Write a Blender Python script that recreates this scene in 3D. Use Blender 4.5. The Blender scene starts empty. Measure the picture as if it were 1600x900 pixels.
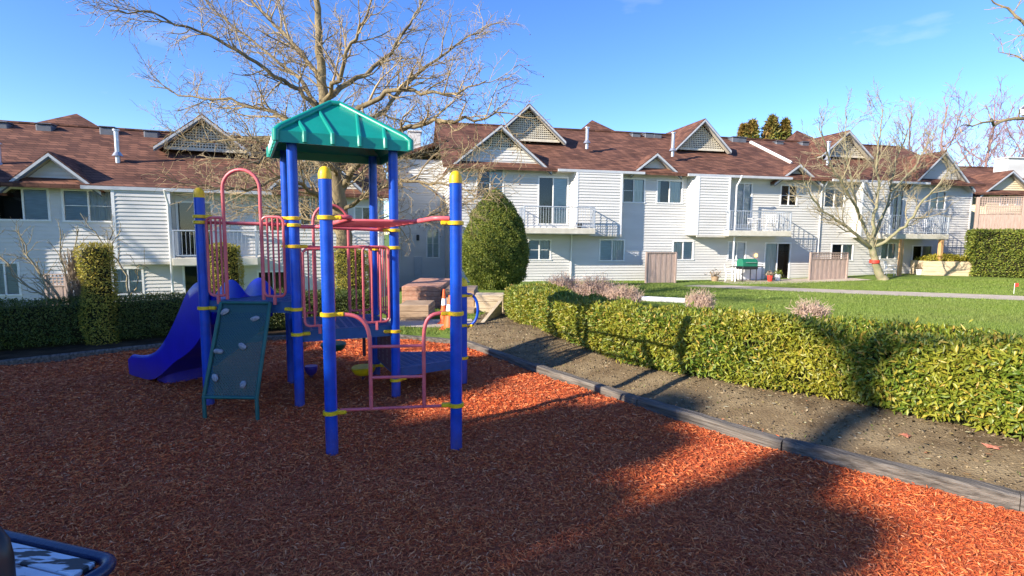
import bpy, math, random
import numpy as np
from mathutils import Vector, Matrix
rnd = random.Random(7)
NR = np.random.RandomState(11)
S = bpy.context.scene
C = S.collection
R = math.radians

# ------------------------------------------------------------------ camera, sky, sun, exposure
F = 820.0; CAMH = 1.70; PITCH = math.atan(82 / 820.0); ROLL = R(0.5)
cam = bpy.data.objects.new('camera', bpy.data.cameras.new('camera')); C.objects.link(cam)
cam.data.sensor_width = 36; cam.data.lens = 36 * F / 1600
cam.data.clip_end = 3000; cam.data.clip_start = 0.05
cam.matrix_world = Matrix.Translation((0, 0, CAMH)) @ Matrix.Rotation(math.pi / 2 - PITCH, 4, 'X') @ Matrix.Rotation(ROLL, 4, 'Z')
S.camera = cam
SUN_AZ = R(56); SUN_EL = R(25)          # light travels towards azimuth SUN_AZ (from +Y to +X)
L = Vector((math.sin(SUN_AZ) * math.cos(SUN_EL), math.cos(SUN_AZ) * math.cos(SUN_EL), -math.sin(SUN_EL)))
sun = bpy.data.objects.new('sun', bpy.data.lights.new('sun', 'SUN')); C.objects.link(sun)
sun.data.energy = 5.0; sun.data.angle = R(0.53); sun.data.color = (1.0, 0.90, 0.76)
sun.rotation_euler = L.to_track_quat('-Z', 'Y').to_euler()
W = bpy.data.worlds.new('World'); S.world = W; W.use_nodes = True
wn = W.node_tree.nodes; wl = W.node_tree.links
bg = wn['Background']; sky = wn.new('ShaderNodeTexSky'); sky.sky_type = 'NISHITA'; sky.sun_disc = False
sky.sun_elevation = SUN_EL; sky.sun_rotation = SUN_AZ + math.pi
sky.air_density = 1.0; sky.dust_density = 0.0; sky.ozone_density = 3.6; sky.altitude = 900
hsv = wn.new('ShaderNodeHueSaturation'); hsv.inputs['Saturation'].default_value = 1.2; hsv.inputs['Hue'].default_value = 0.515; hsv.inputs['Value'].default_value = 0.98
wl.new(sky.outputs[0], hsv.inputs['Color'])
# faint thin clouds high in the sky
tc = wn.new('ShaderNodeTexCoord'); mp = wn.new('ShaderNodeMapping'); mp.inputs['Scale'].default_value = (3.0, 3.0, 9.0)
nz = wn.new('ShaderNodeTexNoise'); nz.inputs['Scale'].default_value = 1.3; nz.inputs['Detail'].default_value = 7
rp = wn.new('ShaderNodeValToRGB'); rp.color_ramp.elements[0].position = 0.60; rp.color_ramp.elements[1].position = 0.85
rp.color_ramp.elements[1].color = (0.35, 0.35, 0.35, 1)
mx = wn.new('ShaderNodeMixRGB'); mx.inputs[2].default_value = (5.5, 5.2, 6.0, 1)
wl.new(tc.outputs['Generated'], mp.inputs[0]); wl.new(mp.outputs[0], nz.inputs['Vector']); wl.new(nz.outputs['Fac'], rp.inputs[0])
wl.new(rp.outputs[0], mx.inputs[0]); wl.new(hsv.outputs[0], mx.inputs[1]); wl.new(mx.outputs[0], bg.inputs['Color'])
bg.inputs['Strength'].default_value = 0.15
S.view_settings.view_transform = 'Standard'; S.view_settings.look = 'None'
S.view_settings.exposure = 1.08; S.view_settings.gamma = 1.0

# ------------------------------------------------------------------ measuring helpers (photo pixel -> ray in the world)
CP, SP = math.cos(PITCH), math.sin(PITCH)
def ray(px, py):
    a = (px - 800) / F; b = (450 - py) / F
    c, s = math.cos(ROLL), math.sin(ROLL)
    u = a * c - b * s; v = a * s + b * c
    return Vector((u, CP + SP * v, -SP + CP * v))
def G(px, py, z=0.0):
    d = ray(px, py); k = (z - CAMH) / d.z
    return Vector((d.x * k, d.y * k, z))
def YA(px, py, Y):
    d = ray(px, py); k = Y / d.y
    return Vector((d.x * k, Y, CAMH + d.z * k))

# ------------------------------------------------------------------ materials
def new_mat(name):
    m = bpy.data.materials.new(name); m.use_nodes = True
    return m, m.node_tree.nodes, m.node_tree.links, m.node_tree.nodes['Principled BSDF']
def mat(name, col, rough=0.6, var=0.12, scale=6.0, bump=0.0, bscale=60.0, metal=0.0, spec=0.5, col2=None, stretch=(1, 1, 1), detail=5, coat=0.0, rot=0.0):
    m, n, l, b = new_mat(name)
    b.inputs['Roughness'].default_value = rough; b.inputs['Metallic'].default_value = metal
    b.inputs['Specular IOR Level'].default_value = spec; b.inputs['Coat Weight'].default_value = coat
    t = n.new('ShaderNodeTexCoord'); mpp = n.new('ShaderNodeMapping'); mpp.inputs['Scale'].default_value = stretch
    if rot:
        m0 = n.new('ShaderNodeMapping'); m0.inputs['Rotation'].default_value = (0, 0, rot); l.new(t.outputs['Object'], m0.inputs[0]); l.new(m0.outputs[0], mpp.inputs[0])
    else: l.new(t.outputs['Object'], mpp.inputs[0])
    no = n.new('ShaderNodeTexNoise'); no.inputs['Scale'].default_value = scale; no.inputs['Detail'].default_value = detail
    l.new(mpp.outputs[0], no.inputs['Vector'])
    cr = n.new('ShaderNodeValToRGB'); cr.color_ramp.elements[0].position = 0.3; cr.color_ramp.elements[1].position = 0.7
    c2 = col2 if col2 else tuple(min(1, c * (1 + var)) for c in col)
    c1 = tuple(c * (1 - var) for c in col) if not col2 else col
    cr.color_ramp.elements[0].color = (*c1, 1); cr.color_ramp.elements[1].color = (*c2, 1)
    l.new(no.outputs['Fac'], cr.inputs[0]); l.new(cr.outputs[0], b.inputs['Base Color'])
    if bump:
        n2 = n.new('ShaderNodeTexNoise'); n2.inputs['Scale'].default_value = bscale; n2.inputs['Detail'].default_value = 6
        l.new(mpp.outputs[0], n2.inputs['Vector'])
        bp = n.new('ShaderNodeBump'); bp.inputs['Strength'].default_value = bump; bp.inputs['Distance'].default_value = 0.02
        l.new(n2.outputs['Fac'], bp.inputs['Height']); l.new(bp.outputs[0], b.inputs['Normal'])
    return m
def island_mat(name, cols, rough=0.55, trans=0.0, spec=0.4, patch=None):
    """colour picked at random per leaf / chip / blade; optional low-frequency patches towards a second colour"""
    m, n, l, b = new_mat(name)
    b.inputs['Roughness'].default_value = rough; b.inputs['Specular IOR Level'].default_value = spec
    g = n.new('ShaderNodeNewGeometry'); cr = n.new('ShaderNodeValToRGB')
    e = cr.color_ramp.elements
    for i, (p, c) in enumerate(cols):
        if i < 2: e[i].position = p; e[i].color = (*c, 1)
        else:
            q = e.new(p); q.color = (*c, 1)
    l.new(g.outputs['Random Per Island'], cr.inputs[0]); out = cr.outputs[0]
    if patch:
        col, sc, amt = patch
        t = n.new('ShaderNodeTexCoord'); no = n.new('ShaderNodeTexNoise'); no.inputs['Scale'].default_value = sc; no.inputs['Detail'].default_value = 3
        l.new(t.outputs['Object'], no.inputs['Vector'])
        rr = n.new('ShaderNodeValToRGB'); rr.color_ramp.elements[0].position = 0.42; rr.color_ramp.elements[1].position = 0.66
        rr.color_ramp.elements[1].color = (amt, amt, amt, 1)
        l.new(no.outputs['Fac'], rr.inputs[0])
        mm = n.new('ShaderNodeMixRGB'); mm.inputs[2].default_value = (*col, 1); l.new(rr.outputs[0], mm.inputs[0]); l.new(out, mm.inputs[1]); out = mm.outputs[0]
    l.new(out, b.inputs['Base Color'])
    if trans:
        tr = n.new('ShaderNodeBsdfTranslucent'); ms = n.new('ShaderNodeMixShader'); ms.inputs[0].default_value = trans
        l.new(out, tr.inputs[0]); l.new(b.outputs[0], ms.inputs[1]); l.new(tr.outputs[0], ms.inputs[2])
        l.new(ms.outputs[0], n['Material Output'].inputs[0])
    return m
M = {}
M['chips'] = island_mat('mulch_chip', [(0.0, (0.36, 0.060, 0.022)), (1.0, (0.86, 0.36, 0.17)), (0.3, (0.58, 0.108, 0.034)), (0.6, (0.76, 0.18, 0.052)), (0.88, (0.86, 0.27, 0.085))], rough=0.9, spec=0.06, patch=((0.46, 0.15, 0.075), 1.1, 0.35))
M['mulch'] = mat('mulch_base', (0.36, 0.075, 0.032), 0.9, col2=(0.62, 0.15, 0.055), scale=45, bump=1.0, bscale=90, spec=0.2)
M['soil'] = mat('soil', (0.13, 0.088, 0.046), 0.95, col2=(0.27, 0.205, 0.115), scale=3.2, bump=0.9, bscale=60, spec=0.15, detail=10)
M['shadesoil'] = mat('shaded_soil', (0.035, 0.024, 0.014), 0.95, col2=(0.09, 0.06, 0.035), scale=5, bump=1.0, bscale=50, spec=0.1)  # darker copy of the soil, shade of the left strip put into its colour
M['clods'] = island_mat('soil_clods', [(0, (0.13, 0.09, 0.05)), (1, (0.34, 0.27, 0.17))], rough=0.9, spec=0.1)
M['litter'] = island_mat('leaf_litter', [(0, (0.24, 0.15, 0.07)), (1, (0.70, 0.64, 0.42)), (0.35, (0.42, 0.34, 0.12)), (0.7, (0.40, 0.17, 0.08)), (0.8, (0.55, 0.50, 0.26))], rough=0.8)
M['weeds'] = island_mat('weeds', [(0, (0.07, 0.11, 0.02)), (1, (0.20, 0.24, 0.05))], rough=0.6, trans=0.2)
M['lawn'] = mat('lawn', (0.11, 0.17, 0.025), 0.8, col2=(0.19, 0.27, 0.05), scale=1.4, bump=0.8, bscale=160, spec=0.2, detail=12)
M['grass'] = island_mat('grass_blades', [(0, (0.10, 0.16, 0.02)), (1, (0.30, 0.37, 0.08)), (0.6, (0.18, 0.26, 0.04))], rough=0.6, trans=0.3, patch=((0.20, 0.24, 0.06), 0.5, 0.6))
M['laurel'] = island_mat('laurel_leaf', [(0, (0.07, 0.13, 0.015)), (1, (0.42, 0.27, 0.06)), (0.4, (0.15, 0.22, 0.022)), (0.78, (0.29, 0.31, 0.035)), (0.93, (0.42, 0.34, 0.05))], rough=0.42, trans=0.22, spec=0.5, patch=((0.40, 0.33, 0.03), 1.6, 0.45))
M['box'] = island_mat('boxwood_leaf', [(0, (0.04, 0.075, 0.012)), (1, (0.16, 0.19, 0.03)), (0.6, (0.08, 0.12, 0.018))], rough=0.5, trans=0.2, patch=((0.16, 0.15, 0.02), 0.9, 0.5))
M['cedar'] = island_mat('cedar_leaf', [(0, (0.18, 0.20, 0.025)), (1, (0.62, 0.48, 0.07)), (0.6, (0.44, 0.40, 0.05))], rough=0.6, trans=0.25, patch=((0.30, 0.18, 0.03), 2.2, 0.4))
M['conifer'] = island_mat('conifer_leaf', [(0, (0.08, 0.12, 0.016)), (1, (0.30, 0.30, 0.04)), (0.6, (0.16, 0.20, 0.026))], rough=0.6, trans=0.15)
M['farfir'] = island_mat('fir_leaf', [(0, (0.05, 0.07, 0.012)), (1, (0.26, 0.20, 0.04)), (0.6, (0.12, 0.15, 0.02))], rough=0.6, trans=0.15, patch=((0.32, 0.14, 0.04), 0.6, 0.6))
M['yellow_bush'] = island_mat('golden_leaf', [(0, (0.20, 0.20, 0.02)), (1, (0.50, 0.42, 0.06)), (0.6, (0.36, 0.33, 0.04))], rough=0.5, trans=0.25)
M['core'] = mat('shaded_core', (0.018, 0.022, 0.008), 0.95, col2=(0.035, 0.032, 0.015), scale=20, spec=0.1)  # solid cores inside the foliage, shade among the twigs put into their dark colour
M['deadtwig'] = mat('dry_twigs', (0.20, 0.15, 0.10), 0.9, col2=(0.34, 0.27, 0.19), scale=20, spec=0.1)
M['shrubtwig'] = mat('bare_shrub_twigs', (0.50, 0.34, 0.25), 0.85, col2=(0.72, 0.54, 0.42), scale=15, spec=0.2)
M['bark'] = mat('tree_bark', (0.11, 0.085, 0.048), 0.9, col2=(0.29, 0.23, 0.13), scale=5, bump=0.9, bscale=30, stretch=(1, 1, 0.35), spec=0.2)
M['twig'] = mat('tree_twigs', (0.26, 0.19, 0.11), 0.85, col2=(0.47, 0.37, 0.21), scale=2.5, spec=0.2)
M['bark2'] = mat('pale_bark', (0.34, 0.28, 0.18), 0.9, col2=(0.20, 0.21, 0.11), scale=4, bump=0.6, bscale=25, spec=0.2)
M['twig2'] = mat('pale_twigs', (0.26, 0.22, 0.13), 0.85, col2=(0.40, 0.33, 0.20), scale=2, spec=0.2)
M['redtwig'] = mat('reddish_twigs', (0.24, 0.13, 0.12), 0.85, col2=(0.36, 0.24, 0.22), scale=2, spec=0.2)
M['seed'] = mat('seed_balls', (0.12, 0.035, 0.02), 0.9, col2=(0.2, 0.07, 0.03), scale=30)
M['blue'] = mat('blue_powder_coat', (0.001, 0.060, 0.44), 0.38, var=0.2, scale=9, bump=0.06, bscale=120, coat=0.08, spec=0.35)
M['pink'] = mat('faded_red_paint', (0.58, 0.085, 0.10), 0.42, var=0.12, scale=8, bump=0.05, bscale=90, col2=(0.66, 0.15, 0.16))
def wear(m, pale, amount=.5):
    n = m.node_tree.nodes; l = m.node_tree.links; b = n['Principled BSDF']; src = b.inputs['Base Color'].links[0].from_socket
    t = n.new('ShaderNodeTexCoord'); sx = n.new('ShaderNodeSeparateXYZ'); l.new(t.outputs['Object'], sx.inputs[0])
    no = n.new('ShaderNodeTexNoise'); no.inputs['Scale'].default_value = 38; no.inputs['Detail'].default_value = 8; no.inputs['Roughness'].default_value = .7; l.new(t.outputs['Object'], no.inputs['Vector'])
    r = n.new('ShaderNodeValToRGB'); r.color_ramp.elements[0].position = .63; r.color_ramp.elements[1].position = .70; r.color_ramp.elements[1].color = (amount,) * 3 + (1,); l.new(no.outputs['Fac'], r.inputs[0])
    m1 = n.new('ShaderNodeMixRGB'); m1.inputs[2].default_value = (*pale, 1); l.new(r.outputs[0], m1.inputs[0]); l.new(src, m1.inputs[1])
    mr = n.new('ShaderNodeMapRange'); mr.inputs[1].default_value = .30; mr.inputs[2].default_value = -.02; mr.inputs[3].default_value = 0; mr.inputs[4].default_value = .85; l.new(sx.outputs[2], mr.inputs[0])
    mu = n.new('ShaderNodeMath'); mu.operation = 'MULTIPLY'; l.new(mr.outputs[0], mu.inputs[0]); l.new(no.outputs['Fac'], mu.inputs[1])
    m2 = n.new('ShaderNodeMixRGB'); m2.inputs[2].default_value = (.16, .09, .06, 1); l.new(mu.outputs[0], m2.inputs[0]); l.new(m1.outputs[0], m2.inputs[1]); l.new(m2.outputs[0], b.inputs['Base Color'])
wear(M['blue'], (.10, .20, .42)); wear(M['pink'], (.72, .42, .40), .6)
M['blue_plastic'] = mat('blue_slide_plastic', (0.002, 0.008, 0.38), 0.34, var=0.12, scale=5, bump=0.05, bscale=40, spec=0.35)
M['blue_deck'] = mat('blue_deck_coating', (0.012, 0.075, 0.22), 0.5, var=0.15, scale=14, bump=0.3, bscale=150)
M['yellow'] = mat('yellow_plastic', (0.72, 0.44, 0.004), 0.42, var=0.12, scale=20, bump=0.15, bscale=120, col2=(0.85, 0.56, 0.01))
M['teal'] = mat('teal_roof_plastic', (0.004, 0.255, 0.185), 0.36, var=0.10, scale=4, bump=0.05, bscale=70)
M['greenmesh'] = mat('green_coated_metal', (0.008, 0.10, 0.085), 0.5, var=0.15, scale=10)
M['cup_green'] = mat('green_pod', (0.006, 0.10, 0.06), 0.45)
wear(M['blue_plastic'], (.12, .14, .55), .45); wear(M['teal'], (.10, .38, .31), .35)
M['purple'] = mat('maroon_panel', (0.10, 0.035, 0.07), 0.5)
M['hold'] = mat('grey_hold', (0.22, 0.24, 0.27), 0.7, var=0.25, scale=40, bump=0.4, bscale=90, col2=(0.42, 0.42, 0.44))
M['siding'] = mat('cream_siding', (0.55, 0.535, 0.50), 0.6, scale=1.2, col2=(0.64, 0.63, 0.595), spec=0.3, stretch=(0.4, 0.4, 1.6))
M['cream'] = mat('yellow_siding', (0.66, 0.56, 0.36), 0.6, scale=1.2, col2=(0.72, 0.62, 0.42), spec=0.3)
M['trim'] = mat('white_trim', (0.74, 0.74, 0.72), 0.55, var=0.06, scale=4, spec=0.4)
M['gutter'] = mat('grey_gutter', (0.46, 0.48, 0.50), 0.45, var=0.08, scale=4)
M['fascia'] = mat('dark_fascia', (0.11, 0.12, 0.14), 0.6, var=0.15, scale=5)
M['slab'] = mat('balcony_fascia', (0.52, 0.48, 0.38), 0.7, col2=(0.66, 0.62, 0.52), scale=3)
M['soffit'] = mat('soffit', (0.50, 0.47, 0.40), 0.8, var=0.1)
M['lattice'] = mat('lattice_cream', (0.62, 0.56, 0.44), 0.7, var=0.1)
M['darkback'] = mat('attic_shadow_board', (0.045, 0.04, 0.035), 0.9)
M['curtain'] = mat('curtain', (0.74, 0.73, 0.68), 0.9, var=0.2, scale=6, stretch=(9, 1, 0.2))
M['curtain_blue'] = mat('blinds', (0.52, 0.60, 0.64), 0.9, var=0.15, scale=3, stretch=(1, 1, 12))
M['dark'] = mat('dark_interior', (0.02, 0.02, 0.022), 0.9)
M['rail'] = mat('white_railing', (0.36, 0.40, 0.45), 0.45, var=0.08, spec=0.5)
M['fence'] = mat('weathered_fence', (0.32, 0.235, 0.19), 0.85, col2=(0.46, 0.35, 0.295), scale=5, stretch=(6, 6, 0.6), spec=0.2, bump=0.3, bscale=30)
M['post_wood'] = mat('cedar_post', (0.46, 0.25, 0.10), 0.8, col2=(0.60, 0.36, 0.17), scale=6, stretch=(5, 5, 0.5))
M['timber'] = mat('retaining_timber', (0.26, 0.17, 0.10), 0.9, col2=(0.45, 0.32, 0.20), scale=4, stretch=(1, 1, 6), bump=0.4, bscale=30)
M['oldtimber'] = mat('weathered_edging', (0.045, 0.038, 0.030), 0.9, col2=(0.20, 0.175, 0.145), scale=2.2, stretch=(.7, 16, 16), rot=R(52), bump=0.9, bscale=6)
M['paletimber'] = mat('pale_planter_boards', (0.48, 0.36, 0.22), 0.85, col2=(0.62, 0.52, 0.36), scale=5, stretch=(0.6, 0.6, 6))
M['brick'] = mat('brick_planter', (0.40, 0.17, 0.10), 0.85, col2=(0.52, 0.30, 0.20), scale=14)
M['concrete'] = mat('concrete', (0.40, 0.34, 0.26), 0.85, col2=(0.54, 0.47, 0.37), scale=2.5, bump=0.3, bscale=80, spec=0.2)
M['pvc'] = mat('white_pipe', (0.80, 0.80, 0.78), 0.4, var=0.04)
M['metal'] = mat('galvanised', (0.55, 0.55, 0.54), 0.35, metal=0.7, var=0.1)
M['orange'] = mat('cone_orange', (0.80, 0.13, 0.03), 0.5, var=0.08)
M['white'] = mat('white_plastic', (0.78, 0.78, 0.78), 0.5, var=0.05)
M['red'] = mat('red', (0.75, 0.05, 0.03), 0.5)
M['green'] = mat('green_grill_lid', (0.01, 0.16, 0.09), 0.35)
M['black'] = mat('black_metal', (0.015, 0.017, 0.02), 0.4, var=0.2)
M['navy'] = mat('navy_coated_steel', (0.010, 0.022, 0.065), 0.3, var=0.2, scale=12, bump=0.1, bscale=80)
M['lamp'] = mat('lit_porch_lamp', (0.8, 0.5, 0.2), 0.5)
lb = M['lamp'].node_tree.nodes['Principled BSDF']; lb.inputs['Emission Color'].default_value = (1, 0.55, 0.2, 1); lb.inputs['Emission Strength'].default_value = 1.6
def glass_mat():
    m, n, l, b = new_mat('window_glass')
    tr = n.new('ShaderNodeBsdfTransparent'); tr.inputs[0].default_value = (0.90, 0.94, 0.95, 1)
    gl = n.new('ShaderNodeBsdfGlossy'); gl.inputs['Roughness'].default_value = 0.03
    fr = n.new('ShaderNodeFresnel'); fr.inputs['IOR'].default_value = 1.75
    ms = n.new('ShaderNodeMixShader'); l.new(fr.outputs[0], ms.inputs[0]); l.new(tr.outputs[0], ms.inputs[1]); l.new(gl.outputs[0], ms.inputs[2])
    l.new(ms.outputs[0], n['Material Output'].inputs[0]); return m
M['glass'] = glass_mat()
def shingle_mat():
    m, n, l, b = new_mat('brown_shingles')
    b.inputs['Roughness'].default_value = 0.9; b.inputs['Specular IOR Level'].default_value = 0.15
    t = n.new('ShaderNodeTexCoord'); sx = n.new('ShaderNodeSeparateXYZ'); l.new(t.outputs['Object'], sx.inputs[0])
    ad = n.new('ShaderNodeMath'); ad.operation = 'ADD'; l.new(sx.outputs[0], ad.inputs[0]); l.new(sx.outputs[1], ad.inputs[1])
    cb = n.new('ShaderNodeCombineXYZ'); l.new(ad.outputs[0], cb.inputs[0]); l.new(sx.outputs[2], cb.inputs[1])
    br = n.new('ShaderNodeTexBrick'); br.inputs['Scale'].default_value = 1.0
    br.inputs['Brick Width'].default_value = 0.34; br.inputs['Row Height'].default_value = 0.11; br.inputs['Mortar Size'].default_value = 0.008
    br.inputs['Color1'].default_value = (0.215, 0.10, 0.064, 1); br.inputs['Color2'].default_value = (0.095, 0.045, 0.033, 1); br.inputs['Mortar'].default_value = (0.05, 0.028, 0.022, 1)
    l.new(cb.outputs[0], br.inputs['Vector'])
    no = n.new('ShaderNodeTexNoise'); no.inputs['Scale'].default_value = 0.9; no.inputs['Detail'].default_value = 9; l.new(t.outputs['Object'], no.inputs['Vector'])
    mm = n.new('ShaderNodeMixRGB'); mm.blend_type = 'OVERLAY'; mm.inputs[0].default_value = 0.55
    l.new(br.outputs['Color'], mm.inputs[1]); l.new(no.outputs['Fac'], mm.inputs[2])
    mm2 = n.new('ShaderNodeMixRGB'); mm2.blend_type = 'MULTIPLY'; mm2.inputs[0].default_value = 0.0
    l.new(mm.outputs[0], mm2.inputs[1]); l.new(mm2.outputs[0], b.inputs['Base Color'])
    bp = n.new('ShaderNodeBump'); bp.inputs['Strength'].default_value = 0.7; bp.inputs['Distance'].default_value = 0.03
    l.new(br.outputs['Fac'], bp.inputs['Height']); bp.invert = True; l.new(bp.outputs[0], b.inputs['Normal'])
    return m
M['shingle'] = shingle_mat()
def peeled_mat():
    m, n, l, b = new_mat('peeling_white_paint')
    t = n.new('ShaderNodeTexCoord'); mpp = n.new('ShaderNodeMapping'); mpp.inputs['Scale'].default_value = (5, 26, 5); l.new(t.outputs['Object'], mpp.inputs[0])
    no = n.new('ShaderNodeTexNoise'); no.inputs['Scale'].default_value = 1.5; no.inputs['Detail'].default_value = 8; l.new(mpp.outputs[0], no.inputs['Vector'])
    cr = n.new('ShaderNodeValToRGB'); cr.color_ramp.elements[0].position = 0.44; cr.color_ramp.elements[1].position = 0.49
    cr.color_ramp.elements[0].color = (0.05, 0.045, 0.04, 1); cr.color_ramp.elements[1].color = (0.66, 0.68, 0.70, 1)
    l.new(no.outputs['Fac'], cr.inputs[0]); l.new(cr.outputs[0], b.inputs['Base Color']); b.inputs['Roughness'].default_value = 0.6
    bp = n.new('ShaderNodeBump'); bp.inputs['Strength'].default_value = 0.6; bp.inputs['Distance'].default_value = 0.01
    l.new(cr.outputs[0], bp.inputs['Height']); l.new(bp.outputs[0], b.inputs['Normal']); return m
M['peeled'] = peeled_mat()
def hole_mat():
    """perforated coated steel sheet: see-through holes in a fine grid"""
    m, n, l, b = new_mat('perforated_steel')
    b.inputs['Base Color'].default_value = (0.016, 0.085, 0.072, 1); b.inputs['Roughness'].default_value = 0.5
    t = n.new('ShaderNodeTexCoord'); mpp = n.new('ShaderNodeMapping'); mpp.inputs['Scale'].default_value = (55, 55, 55); mpp.inputs['Rotation'].default_value = (0, R(45), 0)
    l.new(t.outputs['Object'], mpp.inputs[0])
    sx = n.new('ShaderNodeSeparateXYZ'); l.new(mpp.outputs[0], sx.inputs[0])
    outs = []
    for k in (0, 2):
        fr = n.new('ShaderNodeMath'); fr.operation = 'FRACT'; l.new(sx.outputs[k], fr.inputs[0])
        sb = n.new('ShaderNodeMath'); sb.operation = 'SUBTRACT'; sb.inputs[1].default_value = 0.5; l.new(fr.outputs[0], sb.inputs[0])
        pw = n.new('ShaderNodeMath'); pw.operation = 'POWER'; pw.inputs[1].default_value = 2; l.new(sb.outputs[0], pw.inputs[0]); outs.append(pw)
    ad = n.new('ShaderNodeMath'); ad.operation = 'ADD'; l.new(outs[0].outputs[0], ad.inputs[0]); l.new(outs[1].outputs[0], ad.inputs[1])
    lt = n.new('ShaderNodeMath'); lt.operation = 'LESS_THAN'; lt.inputs[1].default_value = 0.085; l.new(ad.outputs[0], lt.inputs[0])
    tr = n.new('ShaderNodeBsdfTransparent'); ms = n.new('ShaderNodeMixShader')
    l.new(lt.outputs[0], ms.inputs[0]); l.new(b.outputs[0], ms.inputs[1]); l.new(tr.outputs[0], ms.inputs[2]); l.new(ms.outputs[0], n['Material Output'].inputs[0]); return m
M['perf'] = hole_mat()

# ------------------------------------------------------------------ object helpers
WM = {}
def tag(o, label=None, cat=None, group=None, kind=None):
    if label: o['label'] = label
    if cat: o['category'] = cat
    if group: o['group'] = group
    if kind: o['kind'] = kind
    return o
def thing(name, loc, label, cat, rz=0.0, group=None):
    o = bpy.data.objects.new(name, None); C.objects.link(o); o.empty_display_size = 0.2
    o.location = loc; o.rotation_euler = (0, 0, rz)
    WM[o.name] = Matrix.Translation(Vector(loc)) @ Matrix.Rotation(rz, 4, 'Z')
    return tag(o, label, cat, group)
class MB:
    def __init__(s): s.v = []; s.f = []; s.mi = []
    def add(s, vs, fs, mi=0):
        k = len(s.v); s.v.extend([tuple(v) for v in vs]); s.f.extend([tuple(k + i for i in f) for f in fs]); s.mi.extend([mi] * len(fs))
    def box(s, x0, x1, y0, y1, z0, z1, mi=0, b=0.0, M4=None):
        if b <= 0:
            vs = [(x, y, z) for x in (x0, x1) for y in (y0, y1) for z in (z0, z1)]
            fs = [(0, 1, 3, 2), (4, 6, 7, 5), (0, 4, 5, 1), (2, 3, 7, 6), (0, 2, 6, 4), (1, 5, 7, 3)]
        else:
            b = min(b, (x1 - x0) * .45, (y1 - y0) * .45, (z1 - z0) * .45)
            vs = []; idx = {}
            for ix, x in enumerate((x0, x1)):
                for iy, y in enumerate((y0, y1)):
                    for iz, z in enumerate((z0, z1)):
                        sx, sy, sz = (1 - 2 * ix), (1 - 2 * iy), (1 - 2 * iz)
                        for a in range(3):
                            p = [x + sx * b, y + sy * b, z + sz * b]; p[a] = (x, y, z)[a]
                            idx[(ix, iy, iz, a)] = len(vs); vs.append(tuple(p))
            fs = []
            for a in range(3):
                o1, o2 = [(1, 2), (0, 2), (0, 1)][a]
                for e in (0, 1):
                    q = []
                    for (p, r) in ((0, 0), (1, 0), (1, 1), (0, 1)):
                        k = [0, 0, 0]; k[a] = e; k[o1] = p; k[o2] = r; q.append(idx[(k[0], k[1], k[2], a)])
                    fs.append(tuple(q))
            for a in range(3):
                o1, o2 = [(1, 2), (0, 2), (0, 1)][a]
                for p in (0, 1):
                    for r in (0, 1):
                        k0 = [0, 0, 0]; k1 = [0, 0, 0]; k0[o1] = k1[o1] = p; k0[o2] = k1[o2] = r; k1[a] = 1
                        fs.append((idx[(*k0, o1)], idx[(*k1, o1)], idx[(*k1, o2)], idx[(*k0, o2)]))
            for k in [(i, j, l) for i in (0, 1) for j in (0, 1) for l in (0, 1)]:
                fs.append((idx[(*k, 0)], idx[(*k, 1)], idx[(*k, 2)]))
        if M4 is not None: vs = [M4 @ Vector(v) for v in vs]
        s.add(vs, fs, mi)
    def tube(s, pts, r, n=10, mi=0, cap=True, closed=False):
        pts = [Vector(p) for p in pts]; N = len(pts)
        rs = r if isinstance(r, (list, tuple)) else [r] * N
        vs = []; prev = None
        for i, p in enumerate(pts):
            if closed: t = (pts[(i + 1) % N] - pts[i - 1])
            else: t = pts[min(i + 1, N - 1)] - pts[max(i - 1, 0)]
            t.normalize()
            if prev is None:
                a = Vector((0, 0, 1)) if abs(t.z) < 0.9 else Vector((1, 0, 0))
                u = t.cross(a).normalized()
            else:
                u = (prev - t * prev.dot(t)); u = u.normalized() if u.length > 1e-6 else t.orthogonal().normalized()
            prev = u; w = t.cross(u)
            for k in range(n):
                an = 2 * math.pi * k / n; vs.append(p + (u * math.cos(an) + w * math.sin(an)) * rs[i])
        fs = []
        for i in range(N if closed else N - 1):
            a = i * n; b2 = ((i + 1) % N) * n
            for k in range(n): fs.append((a + k, a + (k + 1) % n, b2 + (k + 1) % n, b2 + k))
        if cap and not closed: fs.append(tuple(range(n))[::-1]); fs.append(tuple((N - 1) * n + k for k in range(n)))
        s.add(vs, fs, mi)
    def lathe(s, prof, c, n=16, mi=0):
        vs = []; c = Vector(c)
        for (r, z) in prof:
            for k in range(n): vs.append(c + Vector((r * math.cos(2 * math.pi * k / n), r * math.sin(2 * math.pi * k / n), z)))
        fs = []
        for i in range(len(prof) - 1):
            for k in range(n): fs.append((i * n + k, i * n + (k + 1) % n, (i + 1) * n + (k + 1) % n, (i + 1) * n + k))
        fs.append(tuple(range(n))[::-1]); fs.append(tuple((len(prof) - 1) * n + k for k in range(n)))
        s.add(vs, fs, mi)
    def slab(s, pts, t, mi=0):
        """polygon extruded by vector t (thickness)"""
        t = Vector(t) if not isinstance(t, (int, float)) else Vector((0, 0, -t))
        n = len(pts); vs = [Vector(p) for p in pts] + [Vector(p) + t for p in pts]
        fs = [tuple(range(n)), tuple(range(2 * n - 1, n - 1, -1))] + [(i, i + n, (i + 1) % n + n, (i + 1) % n) for i in range(n)]
        s.add(vs, fs, mi)
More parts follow.
